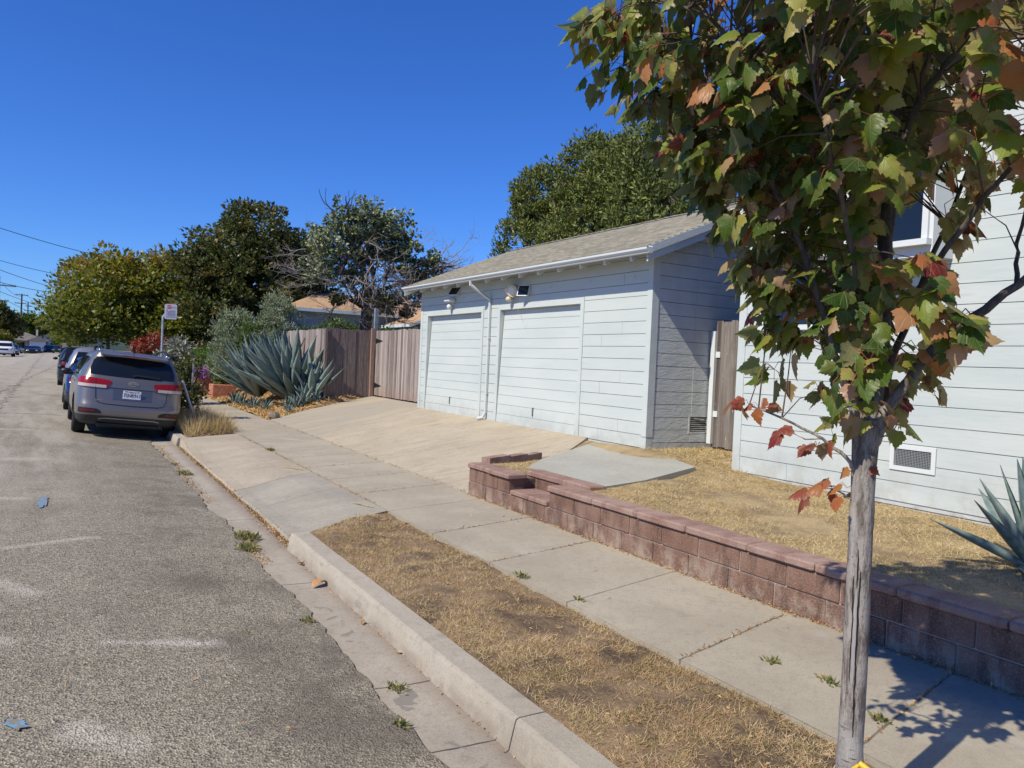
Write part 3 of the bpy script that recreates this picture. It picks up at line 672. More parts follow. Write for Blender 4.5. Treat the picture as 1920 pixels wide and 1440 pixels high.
# ------------------------------------------------------------------ siding
def clip(poly, a_, b_, c_):                  # keep a*u+b*v<=c
    out = []
    for i in range(len(poly)):
        p, q = poly[i], poly[(i+1) % len(poly)]; fp = a_*p[0]+b_*p[1]-c_; fq = a_*q[0]+b_*q[1]-c_
        if fp <= 0: out.append(p)
        if fp*fq < 0: t_ = fp/(fp-fq); out.append((p[0]+t_*(q[0]-p[0]), p[1]+t_*(q[1]-p[1])))
    return out
def siding(m, fn, u0, u1, z0, z1, step, holes=(), cuts=(), th=.018, gap=.007, butt=()):
    """boards on a wall; fn(u,z,out) -> xyz; holes (u0,u1,z0,z1)"""
    k = 0; z = z0
    while z < z1-.01:
        za, zb = z+gap, min(z+step, z1); iv = [(u0, u1)]
        lv = [(za, zb)]
        for h in holes:                       # split the course in z where a hole edge crosses it
            nl = []
            for (p, q) in lv:
                for c_ in sorted({p, q, *[t_ for t_ in (h[2], h[3]) if p < t_ < q]})[:-1]:
                    nx_ = min([t_ for t_ in (h[2], h[3], q) if t_ > c_+1e-6 and t_ <= q+1e-9]); nl.append((c_, nx_))
            lv = nl
        for (p, q) in lv:
            iv = [(u0, u1)]
            for h in holes:
                if h[2] < (p+q)/2 < h[3]:
                    ni = []
                    for (a_, b_) in iv:
                        if h[1] <= a_ or h[0] >= b_: ni.append((a_, b_)); continue
                        if a_ < h[0]: ni.append((a_, h[0]))
                        if b_ > h[1]: ni.append((h[1], b_))
                    iv = ni
            for (a_, b_) in iv:
                segs = [a_]+[t_ for t_ in butt if a_+.3 < t_ < b_-.3 and (int(z/step)*3+int(t_*7)) % 4 == 0]+[b_]
                for s0, s1 in zip(segs, segs[1:]):
                    poly = [(s0+(.004 if s0 != a_ else 0), p), (s1, p), (s1, q), (s0+(.004 if s0 != a_ else 0), q)]
                    for c_ in cuts: poly = clip(poly, *c_) if poly else poly
                    if len(poly) > 2:
                        j = random.uniform(0, .0025)
                        m.prism(poly, lambda u, w, t_: fn(u, w, t_*th+j), 0, 1)
        z += step; k += 1
# ------------------------------------------------------------------ garage
GX, GY0, GY1, GZ = 7.35, 8.556, 16.8, .668
RX, RZ = 9.9, 4.70; EX, EZ = 6.97, 3.50; PIT = (RZ-EZ)/(RX-EX)
ga = thing('garage', 'pale grey-blue double garage with two plank doors and shingled gable roof', 'garage', (9.9, 12.7, .66))
D2 = (10.30, 12.98, GZ, 2.86); D1 = (13.76, 16.40, GZ, 2.85)
front = lambda u, z, o: (GX-o, u, z); sidef = lambda u, z, o: (u, GY0-o, z)
m = MB()                                      # structural core behind the boards
zt = lambda x: RZ-PIT*abs(x-RX)-.06
for (a_, b_) in ((GY0, D2[0]-.022), (D2[1]+.022, D1[0]-.022), (D1[1]+.022, GY1)): m.box(GX+.001, GX+.10, a_+.001, b_, GZ, 3.55)
m.box(GX+.001, GX+.10, GY0+.001, GY1, 2.861, 3.56)
def gable(y, th): 
    poly = [(GX+.1, .72), (2*RX-GX-.02, .72), (2*RX-GX-.02, zt(2*RX-GX)), (RX, zt(RX)), (GX+.1, zt(GX+.1))]
    m.prism(poly, lambda u, w, t_: (u, y+t_*th, w), 0, 1)
gable(GY0+.001, .1); gable(GY1-.1, .1); m.box(2*RX-GX-.12, 2*RX-GX-.02, GY0+.1, GY1-.1, .6, 3.5)
m.build('wall_core', m_dark, ga, recalc=True)
m = MB(); siding(m, front, GY0+.085, GY1-.085, GZ, 3.56, .1862, holes=[(D2[0]-.095, D2[1]+.095, 0, D2[3]+.13), (D1[0]-.095, D1[1]+.095, 0, D1[3]+.13)], butt=(9.2, 9.7))
m.box(GX-.016, GX-.0005, D2[0]-.09, D2[1]+.09, D2[3]+.001, D2[3]+.14); m.box(GX-.016, GX-.0005, D1[0]-.09, D1[1]+.09, D1[3]+.001, D1[3]+.14)
m.build('front_siding', m_paint, ga, recalc=True)
rk = [(-PIT, 1, RZ-PIT*RX-.07), (PIT, 1, RZ+PIT*RX-.07)]
m = MB(); siding(m, sidef, GX+.105, 8.19, .655+.094, 4.75, .1885, cuts=rk, holes=[(8.145, 8.19, .90, 1.16)]); m.build('side_siding', m_roughpaint, ga, recalc=True)
m = MB(); siding(m, lambda u, z, o: (u, GY0-o-.004*(z < 1.9), z), 8.194, 2*RX-GX-.1, .655+.094, 4.75, .1885, cuts=rk, holes=[(8.194, 8.52, .90, 1.16)])
m.build('side_siding', m_roughpaint, ga, recalc=True)
m = MB(); m.box(GX-.028, GX+.10, GY0-.028, GY0+.085, .84, 3.60); m.box(GX-.018, GX+.102, GY0-.022, GY0+.086, .655, .839); m.build('corner_board', m_paint, ga)
m = MB(); m.box(GX-.028, GX, GY1-.085, GY1+.028, GZ, 3.6); m.build('corner_board', m_paint, ga)
m = MB(); m.box(GX-.02, GX+.1, GY0-.02, 10.05, .35, .664); m.box(GX+.1, 12.3, GY0-.02, GY0+.08, .35, .748); m.box(GX+.02, GX+.1, 10.05, GY1, .5, .66)
m.build('foundation', m_found, ga)
for nm, Dd, tilt in (('d2', D2, .095), ('d1', D1, .11)):
    y0, y1, z0, z1 = Dd
    m = MB(); w = .095
    m.box(GX-.035, GX-.0002, y0-w, y0-.001, GZ-.02, z1+.001); m.box(GX-.035, GX-.0002, y1+.001, y1+w, GZ-.02, z1+.001); m.box(GX-.035, GX-.0002, y0-w, y1+w, z1+.002, z1+.10)
    m.box(GX+.0, GX+.16, y0-.02, y0-.0015, GZ-.01, z1); m.box(GX+.0, GX+.16, y1+.0015, y1+.02, GZ-.01, z1); m.box(GX, GX+.16, y0, y1, z1-.006, z1-.0005)
    m.build('door_frame', m_paint, ga)
    m = MB(); H = z1-z0-.012; n = 12; sp = H/n
    fx = lambda u, z, o: (GX-.012+tilt*((z-z0)/H)-o, u, z)
    for i in range(n):
        j = jit(.0012); m.prism([(y0+.012, z0+i*sp+.005), (y1-.012, z0+i*sp+.005), (y1-.012, z0+(i+1)*sp), (y0+.012, z0+(i+1)*sp)], lambda u, q, t_: fx(u, q, t_*.02+j), 0, 1)
    m.prism([(y0+.012, z0+.001), (y1-.012, z0+.001), (y1-.012, z0+H-.002), (y0+.012, z0+H-.002)], lambda u, q, t_: fx(u, q, -.03+t_*.025), 0, 1, 1)
    dr = m.build('garage_door', [m_paint, m_dark], ga, recalc=True)
    m = MB(); yc = (y0+y1)/2+.0; m.obox((GX-.05+tilt*.13, yc, z0+.30), (.006, 0, 0), (0, .009, 0), (0, 0, .075)); m.obox((GX-.037+tilt*.13, yc, z0+.37), (.014, 0, 0), (0, .012, 0), (0, 0, .01)); m.obox((GX-.037+tilt*.13, yc, z0+.24), (.014, 0, 0), (0, .012, 0), (0, 0, .01))
    m.build('door_handle', M('pull_handle', (.16, .17, .17), .5, .4), dr)
# roof
m = MB(); yA, yB = 8.25, 17.05; nrow = 26; hx = RX-EX
for sgn in (1, -1):
    for i in range(nrow):
        a_, b_ = i/nrow, (i+1)/nrow; xa = RX-sgn*hx*(1-a_); xb = RX-sgn*hx*(1-b_); za_, zb_ = EZ+(RZ-EZ)*a_+.060, EZ+(RZ-EZ)*b_+.044
        m.add([(xa, yA, za_), (xa, yB, za_), (xb, yB, zb_), (xb, yA, zb_)], [(0, 1, 2, 3)] if sgn < 0 else [(3, 2, 1, 0)])
        m.add([(xa, yA, za_-.016), (xa, yB, za_-.016), (xa, yB, za_), (xa, yA, za_)], [(0, 1, 2, 3)])
for i in range(44):                            # ridge caps
    y = yA+(yB-yA)*i/44; z = RZ+.062+jit(.004)
    m.add([(RX-.13, y, z-.052), (RX, y, z), (RX+.13, y, z-.052), (RX-.13, y+.21, z-.046), (RX, y+.21, z+.006), (RX+.13, y+.21, z-.046)], [(0, 1, 4, 3), (1, 2, 5, 4)])
m.build('roof', m_roof, ga)
m = MB(); dk = [(EX+.02, EZ-.0), (RX, RZ-.0), (2*RX-EX-.02, EZ-.0), (2*RX-EX-.02, EZ+.03), (RX, RZ+.036), (EX+.02, EZ+.03)]
m.prism(dk, lambda u, w, t_: (u, yA+.03+(yB-yA-.06)*t_, w), 0, 1)
dec = m.build('roof_deck', m_soffit, ga, recalc=True)
for k in range(14):
    y = 8.62+k*.625; m = MB(); m.prism([(EX+.01, EZ-.125), (EX+.05, EZ-.13), (GX+.02, EZ-.08+PIT*.38), (GX+.02, EZ-.004+PIT*.38), (EX+.01, EZ-.004)], lambda u, w, t_: (u, y+.045*t_, w), 0, 1); m.build('rafter_tail', m_white, ga, recalc=True)
for yy_, s_ in ((yA, 1), (yB, -1)):
    m = MB()
    for (dz0, dz1, o0, o1) in ((-.17, .0, .0, .03), (-.06, .047, -.028, .0005)):
        m.prism([(EX-.0, EZ+dz0), (RX, RZ+dz0), (2*RX-EX, EZ+dz0), (2*RX-EX, EZ+dz1), (RX, RZ+dz1), (EX-.0, EZ+dz1)], lambda u, w, t_: (u, yy_+s_*(o0+(o1-o0)*t_), w), 0, 1)
    m.build('rake_board', m_paint, ga, recalc=True)
m = MB(); gp = [(EX-.0, EZ-.068), (EX-.075, EZ-.068), (EX-.085, EZ-.04), (EX-.115, EZ-.02), (EX-.115, EZ+.01), (EX-.105, EZ+.01), (EX-.105, EZ-.015), (EX-.075, EZ-.045), (EX-.066, EZ-.060), (EX-.008, EZ-.060), (EX-.008, EZ+.03), (EX, EZ+.03)]
m.prism(gp, lambda u, w, t_: (u, 8.16+(16.96-8.16)*t_, w), 0, 1)
for yy_ in (8.158, 16.962): m.prism([gp[0], gp[1], gp[2], gp[3], gp[4], (EX, EZ+.01)], lambda u, w, t_: (u, yy_-.002+.004*t_, w), 0, 1)
m.build('gutter', m_gutter, ga, recalc=True)
m = MB(); dsy = 13.38
def rtube(m, pts, w=.024, d=.02):
    for p, q in zip(pts, pts[1:]):
        p, q = Vector(p), Vector(q); ax = (q-p)/2; dirv = ax.normalized(); sx = Vector((1, 0, 0)); sx = (sx-dirv*sx.dot(dirv)).normalized(); sy = dirv.cross(sx)
        m.obox((p+q)/2, sx*d, sy*w, ax+dirv*.012)
rtube(m, [(EX-.05, 13.52, EZ-.06), (EX-.05, 13.52, EZ-.15)]); rtube(m, [(EX-.05, 13.52, EZ-.15), (GX-.05, dsy, 3.08)]); rtube(m, [(GX-.05, dsy, 3.08), (GX-.05, dsy, .83), (GX-.10, dsy+.01, .735), (GX-.20, dsy+.04, .71)])
m.box(GX-.075, GX-.02, dsy-.04, dsy+.04, 2.3, 2.32); m.box(GX-.075, GX-.02, dsy-.04, dsy+.04, 1.2, 1.22)
m.build('downspout', m_gutter, ga, recalc=True)
# eave shadow-line nails / cup hooks
for k in range(7): y = 8.95+k*1.12; m = MB(); m.tube([(GX-.018, y, 3.21), (GX-.05, y, 3.20), (GX-.05, y, 3.17)], .006, 5); m.build('cup_hook', m_chrome, ga)
def seclight(y, z, folded, mat):
    m = MB(); m.rbox(GX-.055, GX-.018, y-.05, y+.05, z-.045, z+.045, .008); 
    L = m.build('security_light', mat, ga)
    if folded:
        m = MB(); m.rbox(GX-.19, GX-.03, y-.14, y+.14, z+.01, z+.09, .02); m.build('lamp_head', mat, L)
        m = MB(); m.sphere((GX-.11, y+.0, z-.09), .06, 10, 7); m.tube([(GX-.06, y, z-.02), (GX-.09, y, z-.05)], .015, 8); m.build('sensor', mat, L, smooth=True)
    else:
        for (dy, dz, r) in ((-.03, .04, .125), (.13, .06, .075)):
            m = MB(); c_ = Vector((GX-.11, y+dy, z+dz)); ax = Vector((-.75, -.35, -.25)).normalized()
            m.tube([c_-ax*.075, c_-ax*.05, c_+ax*.05, c_+ax*.058], [r*.5, r*.85, r, r*.93], 16); m.tube([c_+ax*.0585, c_+ax*.063], [r*.62, r*.62], 14, 1); m.build('lamp_head', [mat, m_white], L, smooth=False)
        m = MB(); m.sphere((GX-.12, y+.09, z-.12), .07, 10, 7, (1, 1, .8)); m.build('sensor', mat, L, smooth=True)
seclight(15.12, 3.10, True, m_white); seclight(12.42, 3.16, False, m_cream)
for (y, z, tl) in ((14.86, 3.33, .6), (11.98, 3.17, .3)):
    m = MB(); ax = Vector((-.06, .105, 0)); up = Vector((math.sin(tl)*.105, .02, math.cos(tl)*.105)); nrm = ax.cross(up).normalized()
    c_ = Vector((GX-.13, y, z)); m.obox(c_, ax, up, nrm*.006); so_ = m.build('solar_panel', m_white, ga)
    m = MB(); sgn = -1 if nrm.x > 0 else 1; m.obox(c_+nrm*sgn*.0068, ax*.86, up*.86, nrm*.0015); m.build('solar_cell', m_glass, so_)
    m = MB(); m.tube([(GX-.018, y, z-.05), (GX-.10, y, z-.045), c_], .008, 6); m.build('bracket', m_white, so_)
m = MB(); pts = [(GX-.022, 12.36, 3.06), (GX-.022, 12.33, 2.97), (GX-.045, 12.28, 2.80), (GX+.05, 12.22, 2.60), (GX+.045, 12.16, 2.48), (GX+.05, 12.10, 2.56), (GX+.06, 12.08, 2.72)]; m.tube(pts, .0022, 5); m.build('cable', M('grey_cable', (.4, .44, .46), .5), ga)
m = MB(); m.box(8.15, 8.53, GY0-.026, GY0-.004, 1.135, 1.16); m.box(8.15, 8.53, GY0-.026, GY0-.004, .885, .91); m.box(8.15, 8.18, GY0-.026, GY0-.004, .91, 1.135)
for k in range(7): z = .925+k*.03; m.obox((8.35, GY0-.012, z), (.17, 0, .003*math.sin(k*2)), (0, .009, -.006), (0, .001, .0015))
m.obox((8.36, GY0-.028, 1.10), (.10, .0, -.012), (0, .01, -.01), (0, .001, .0018))
m.build('louvre_vent', m_roughpaint, ga, recalc=True)

# ------------------------------------------------------------------ side gate between garage and house
gt = thing('side_gate', 'narrow grey-brown dog-eared plank gate between garage and house', 'gate', (8.55, 7.9, .68))
def picket(m, p0, d, w, z0, z1, th=.018, dog=.03, out=(1, 0)):
    x, y = p0; dx, dy = d
    prof = [(0, z0), (w, z0), (w, z1-dog), (w-dog*.7, z1), (dog*.7, z1), (0, z1-dog)]
    m.prism(prof, lambda u, q, t_: (x+dx*u+out[0]*t_*th, y+dy*u+out[1]*t_*th, q), 0, 1)
m = MB(); y = 6.75
while y < 8.36:
    w = .138; picket(m, (8.55+jit(), y), (0, 1), w, .70+jit(.01), 2.60+jit(.012)); y += w+.004
m.box(8.571, 8.61, 6.75, 8.4, 1.0, 1.09); m.box(8.571, 8.61, 6.75, 8.4, 2.2, 2.29)
m.build('boards', m_gatewood, gt, recalc=True)
m = MB(); m.box(8.50, 8.56, 8.42, 8.5, .74, 2.45); m.build('gate_post', m_white, gt)
for z in (1.15, 2.05): m = MB(); m.box(8.535, 8.549, 8.34, 8.42, z, z+.09); m.build('hinge', m_white, gt)
# ------------------------------------------------------------------ house
hs = thing('house', 'pale grey-blue plank-sided house behind the red-leaved street tree', 'house', (11, 2, .5))
HX, HY = 7.45, 6.92; hf = lambda u, z, o: (HX-o, u, z)
BW = (4.27, 5.75, 3.02, 4.4); W2 = (5.62, 6.56, 2.42, 3.5); VT = (4.318, 4.80, .90, 1.165)
upz = lambda y: 5.20+.33*(5.22-y) if y > 1.4 else 5.20+.33*(5.22-1.4)-.33*(1.4-y)
m = MB(); m.box(HX+.001, HX+.3, -6, HY-.001, .55, 3.85); m.box(HX+.001, 16, HY-.2, HY-.001, .55, 3.85); m.box(15.8, 16, -6, HY-.2, .55, 3.85); m.box(HX+.3, 15.8, -6, -5.8, .55, 3.85)
m.prism([(5.2, 3.85), (5.2, 5.15), (1.4, 6.41), (-6, 3.95), (-6, 3.85)], lambda u, w, t_: (HX+.001+t_*7, u, w), 0, 1)
m.build('wall_core', m_found, hs, recalc=True)
m = MB()
siding(m, hf, -6, HY-.09, .572, 3.86, .2, holes=[(VT[0]-.002, VT[1]+.002, VT[2], VT[3]), (W2[0]-.09, W2[1]+.09, W2[2]-.05, W2[3]+.08)], butt=(6.1, 5.3, 4.0, 2.9, 1.2))
siding(m, hf, -6, 5.2, 3.872, 6.6, .2, cuts=[(.33, 1, 5.2+.33*5.22-.03), (-.33, 1, 6.46-.33*1.4-.03)])
m.build('front_siding', m_paint, hs, recalc=True)
m = MB(); siding(m, lambda u, z, o: (u, HY+o-.001, z), HX+.06, 16, .572, 3.86, .2); m.build('side_siding', m_paint, hs, recalc=True)
for bx in ((HX-.03, HX+.06, HY-.09, HY+.03, .55, 3.86), (HX-.03, HX, 5.12, 5.22, 3.87, 5.18), (HX-.024, HX, 4.02, 4.05, 3.4, 5.3)): m = MB(); m.box(*bx); m.build('corner_board', m_paint, hs)
m = MB(); m.box(HX-.012, HX+.2, -6, HY+.012, .2, .53); m.box(HX+.2, 16, HY-.2, HY+.012, .2, .53); m.box(HX-.024, HX, -6, HY+.02, .535, .568)
m.build('foundation', m_found, hs)
m = MB(); y0, y1, z0, z1 = VT; w = .045
m.box(HX-.034, HX-.001, y0, y1, z0, z0+w); m.box(HX-.034, HX-.001, y0, y1, z1-w, z1); m.box(HX-.034, HX-.001, y0, y0+w, z0+w, z1-w); m.box(HX-.034, HX-.001, y1-w, y1, z0+w, z1-w)
vt = m.build('foundation_vent', m_white, hs)
m = MB(); m.box(HX-.003, HX-.001, y0+w, y1-w, z0+w, z1-w); m.build('opening', m_dark, vt)
m = MB(); ny, nzz = 24, 11
for i in range(1, ny): y = y0+w+(y1-y0-2*w)*i/ny; m.box(HX-.022, HX-.0195, y-.0014, y+.0014, z0+w, z1-w)
for i in range(1, nzz): z = z0+w+(z1-z0-2*w)*i/nzz; m.box(HX-.0245, HX-.0222, y0+w, y1-w, z-.0014, z+.0014)
m.build('wire_mesh', M('painted_wire', (.36, .39, .40), .6), vt)
def win(name, x, y0, y1, z0, z1, parent, fr=.07, mull=()):
    m = MB(); m.box(x-.03, x, y0-fr, y0, z0-fr*.2, z1+fr); m.box(x-.03, x, y1, y1+fr, z0-fr*.2, z1+fr); m.box(x-.03, x, y0, y1, z1, z1+fr)
    for q in mull: m.box(x-.02, x, q-.02, q+.02, z0, z1)
    f = m.build(name, m_white, parent)
    m = MB(); m.box(x-.008, x-.001, y0, y1, z0, z1); m.build('pane', m_glass, f)
    m = MB(); m.box(x-.085, x, y0-fr-.03, y1+fr+.03, z0-.06, z0-.02*fr); m.build('sill', m_white, f); return f
win('window', HX-.001, W2[0], W2[1], W2[2], W2[3], hs)
m = MB(); y0, y1, z0, z1 = BW; BX = 7.08
m.box(BX+.001, HX, y0+.001, y1-.001, z0+.001, z1-.001); m.box(BX-.04, HX, y0-.04, y1+.04, z1, z1+.05)
bw = m.build('bay_window', m_white, hs)
win('window_frame', BX, y0+.10, y1-.10, z0+.16, z1-.1, bw, .06, ((y0+y1)/2+.2,))
m = MB()
for yy_, s_ in ((1.4, 1), (1.4, -1)):
    for (x0, x1, dz0, dz1) in ((HX-.34, HX-.31, -.16, .06), (HX-.31, HX+.0, -.0, .03)):
        m.prism([(1.4, 6.46+dz0), (1.4+s_*4.1, 6.46-.33*4.1+dz0), (1.4+s_*4.1, 6.46-.33*4.1+dz1), (1.4, 6.46+dz1)], lambda u, q, t_: (x0+(x1-x0)*t_, u, q), 0, 1)
m.box(HX-.31, 14.5, 5.30, 5.5, 5.07, 5.13)
m.build('fascia', m_white, hs, recalc=True)
m = MB()
for s_ in (1, -1): m.prism([(1.4, 6.495), (1.4+s_*4.15, 6.495-.33*4.15), (1.4+s_*4.15, 6.545-.33*4.15), (1.4, 6.545)], lambda u, q, t_: (HX-.36+(7.5)*t_, u, q), 0, 1)
m.prism([(HX-.12, 3.88), (11.7, 5.15), (16.2, 3.88)], lambda u, q, t_: (u, 5.21+(HY+.15-5.21)*t_, q), 0, 1)
m.build('roof', m_roof, hs, recalc=True)
m = MB(); m.box(HX-.14, HX-.12, 5.23, HY+.17, 3.80, 3.92); m.build('eave_board', m_white, hs)
m = MB(); ps = [(HX-.03, 4.62, 4.60), (HX-.035, 4.4, 4.66), (HX-.03, 4.1, 4.62), (HX-.035, 3.8, 4.60), (HX-.03, 3.3, 4.63), (HX-.03, 2.4, 4.62)]; m.tube(ps, .014, 6)
m.build('conduit', m_gutter, hs)
# ------------------------------------------------------------------ board fence left of the garage
fn_ = thing('board_fence', 'weathered purple-grey board fence behind the giant agave', 'fence', (6.3, 24, .75))
m = MB(); y = 20.72
while y < 46: picket(m, (6.2+jit(.006), y), (0, 1), .135, yard_z(6.2, min(y, 33))-.05, 2.57+jit(.02), dog=.015, out=(1, 0)); y += .14
m.build('boards', m_fence, fn_, recalc=True)
m = MB(); x = 6.23; i = 0
while x < 7.5: picket(m, (x, 20.71+jit(.006)+.012*(i % 2)), (1, 0), .118, .70, 2.60+jit(.015), dog=.015, out=(0, 1)); x += .121; i += 1
m.box(6.17, 6.23, 20.60, 20.70, .6, 2.58)
m.build('boards', M('shaded_fence_wood', (.14, .112, .10), .85, .2, var=[(4, (.21, .175, .155), .4, .65), (9, (.09, .06, .055), .5, .7)], vscale=(9, 9, .6), bump=[(7, .5, .01)]), fn_, recalc=True)  # fence wood in a darker colour that carries this panel's shade
m = MB(); m.box(7.50, 7.60, 20.62, 20.72, .6, 2.66); m.build('post', m_fencenew, fn_)
m = MB(); m.box(7.66, 7.76, 20.85, 20.95, .6, 3.25); m.build('post', m_steel, fn_)
g2 = thing('driveway_gate', 'weathered grey plank gate closing the drive beside the garage', 'gate', (7.62, 18.8, .73))
m = MB(); y = 16.95
while y < 20.5: picket(m, (7.62+jit(.005), y), (0, 1), .118, .775+jit(.006), 2.60+jit(.02), dog=.012); y += .121
m.build('boards', m_fence, g2, recalc=True)
for z in (1.05, 2.3): m = MB(); m.add([(7.614, 20.50, z-.05), (7.614, 20.50, z+.07), (7.612, 20.05, z+.01)], [(0, 1, 2)]); m.add([(7.608, 20.50, z-.05), (7.608, 20.50, z+.07), (7.606, 20.05, z+.01)], [(2, 1, 0)]); m.box(7.60, 7.613, 20.5, 20.56, z-.06, z+.08); m.build('strap_hinge', m_black, g2)
# ------------------------------------------------------------------ neighbour's blue house with tan roof
m_blue = M('blue_siding', (.20, .30, .38), .7, .3, bump=[(4, .2, .01)])
nb = thing('neighbour_house', 'blue house with tan shingle hip roof beyond the board fence', 'house', (12, 34, .7))
def hip(m, x0, x1, y0, y1, ze, zr_, run, oh=0):
    A = [(x0, y0, ze), (x1, y0, ze), (x1, y1, ze), (x0, y1, ze)]; 
    if (x1-x0) > (y1-y0): r = [(x0+run, (y0+y1)/2, zr_), (x1-run, (y0+y1)/2, zr_)]; f = [(0, 1, 5, 4), (2, 3, 4, 5), (3, 0, 4), (1, 2, 5)]
    else: r = [((x0+x1)/2, y0+run, zr_), ((x0+x1)/2, y1-run, zr_)]; f = [(0, 1, 4), (1, 2, 5, 4), (2, 3, 5), (3, 0, 4, 5)]
    m.add(A+r, f)
m = MB(); siding(m, lambda u, z, o: (u, 32.3-o, z), 8.35, 17, .6, 3.72, .2); siding(m, lambda u, z, o: (8.35-o, u, z), 32.3, 40, .6, 3.72, .2); m.box(8.37, 17, 32.32, 39.9, .5, 3.68)
m.box(12.4, 13.8, 29.05, 32.2, .6, 3.25)
m.build('wall', m_blue, nb, recalc=True)
m = MB(); hip(m, 7.95, 17.5, 31.9, 40.4, 3.80, 4.85, 2.4); m.box(8.0, 17.45, 31.95, 40.3, 3.70, 3.78)
m.prism([(12.1, 3.28), (14.6, 4.35), (17.2, 3.28)], lambda u, w, t_: (u, 28.8+3.6*t_, w), 0, 1); m.build('roof', m_tanroof, nb, recalc=True)
m = MB(); m.box(7.92, 17.5, 31.86, 31.95, 3.67, 3.81); m.box(7.90, 7.99, 31.95, 40.4, 3.67, 3.81); m.box(12.02, 12.12, 28.75, 32.0, 3.17, 3.29)
m.prism([(12.1, 3.17), (14.6, 4.24), (14.6, 4.36), (12.1, 3.29)], lambda u, w, t_: (u, 28.74+.05*t_, w), 0, 1); m.box(12.38, 12.5, 29.0, 29.1, .6, 3.2)
m.build('fascia', M('pale_blue_trim', (.50, .60, .64), .5), nb, recalc=True)

# ------------------------------------------------------------------ vehicles
def carpaint(name, col, rough=.28, met=.6): return M(name, col, rough, .5, metallic=met, coat=.6)
m_red = M('red_lens', (.24, .006, .006), .22, .4, coat=.1); m_redglow = M('dark_red_lens', (.12, .006, .006), .2, .5)
m_clear = M('clear_lens', (.42, .37, .33), .15, .6, coat=.5); m_clad_shade = M('shaded_grey_cladding', (.035, .036, .038), .6, .3)  # cladding: grey plastic with the shade low on the body mixed into its colour
def text_mesh(name, s, size, mat, parent, mtx, ext=.002, align='CENTER', sx=1.0):
    cu = bpy.data.curves.new(name+'_curve', 'FONT'); cu.body = s; cu.size = size; cu.extrude = ext; cu.align_x = align; cu.align_y = 'CENTER'
    o = bpy.data.objects.new(name+'_tmp', cu); COL.objects.link(o)
    bpy.context.view_layer.update()
    me = bpy.data.meshes.new_from_object(o.evaluated_get(bpy.context.evaluated_depsgraph_get()))
    bpy.data.objects.remove(o); bpy.data.curves.remove(cu)
    me.transform(Matrix.Diagonal((sx, 1, 1, 1))); me.transform(mtx); me.materials.clear()
    return link_mesh(name, me, mat, parent, True)
def frame(origin, xa, ya):
    xa = Vector(xa).normalized(); ya = Vector(ya).normalized(); za = xa.cross(ya)
    m_ = Matrix((xa, ya, za)).transposed().to_4x4(); m_.translation = Vector(origin); return m_
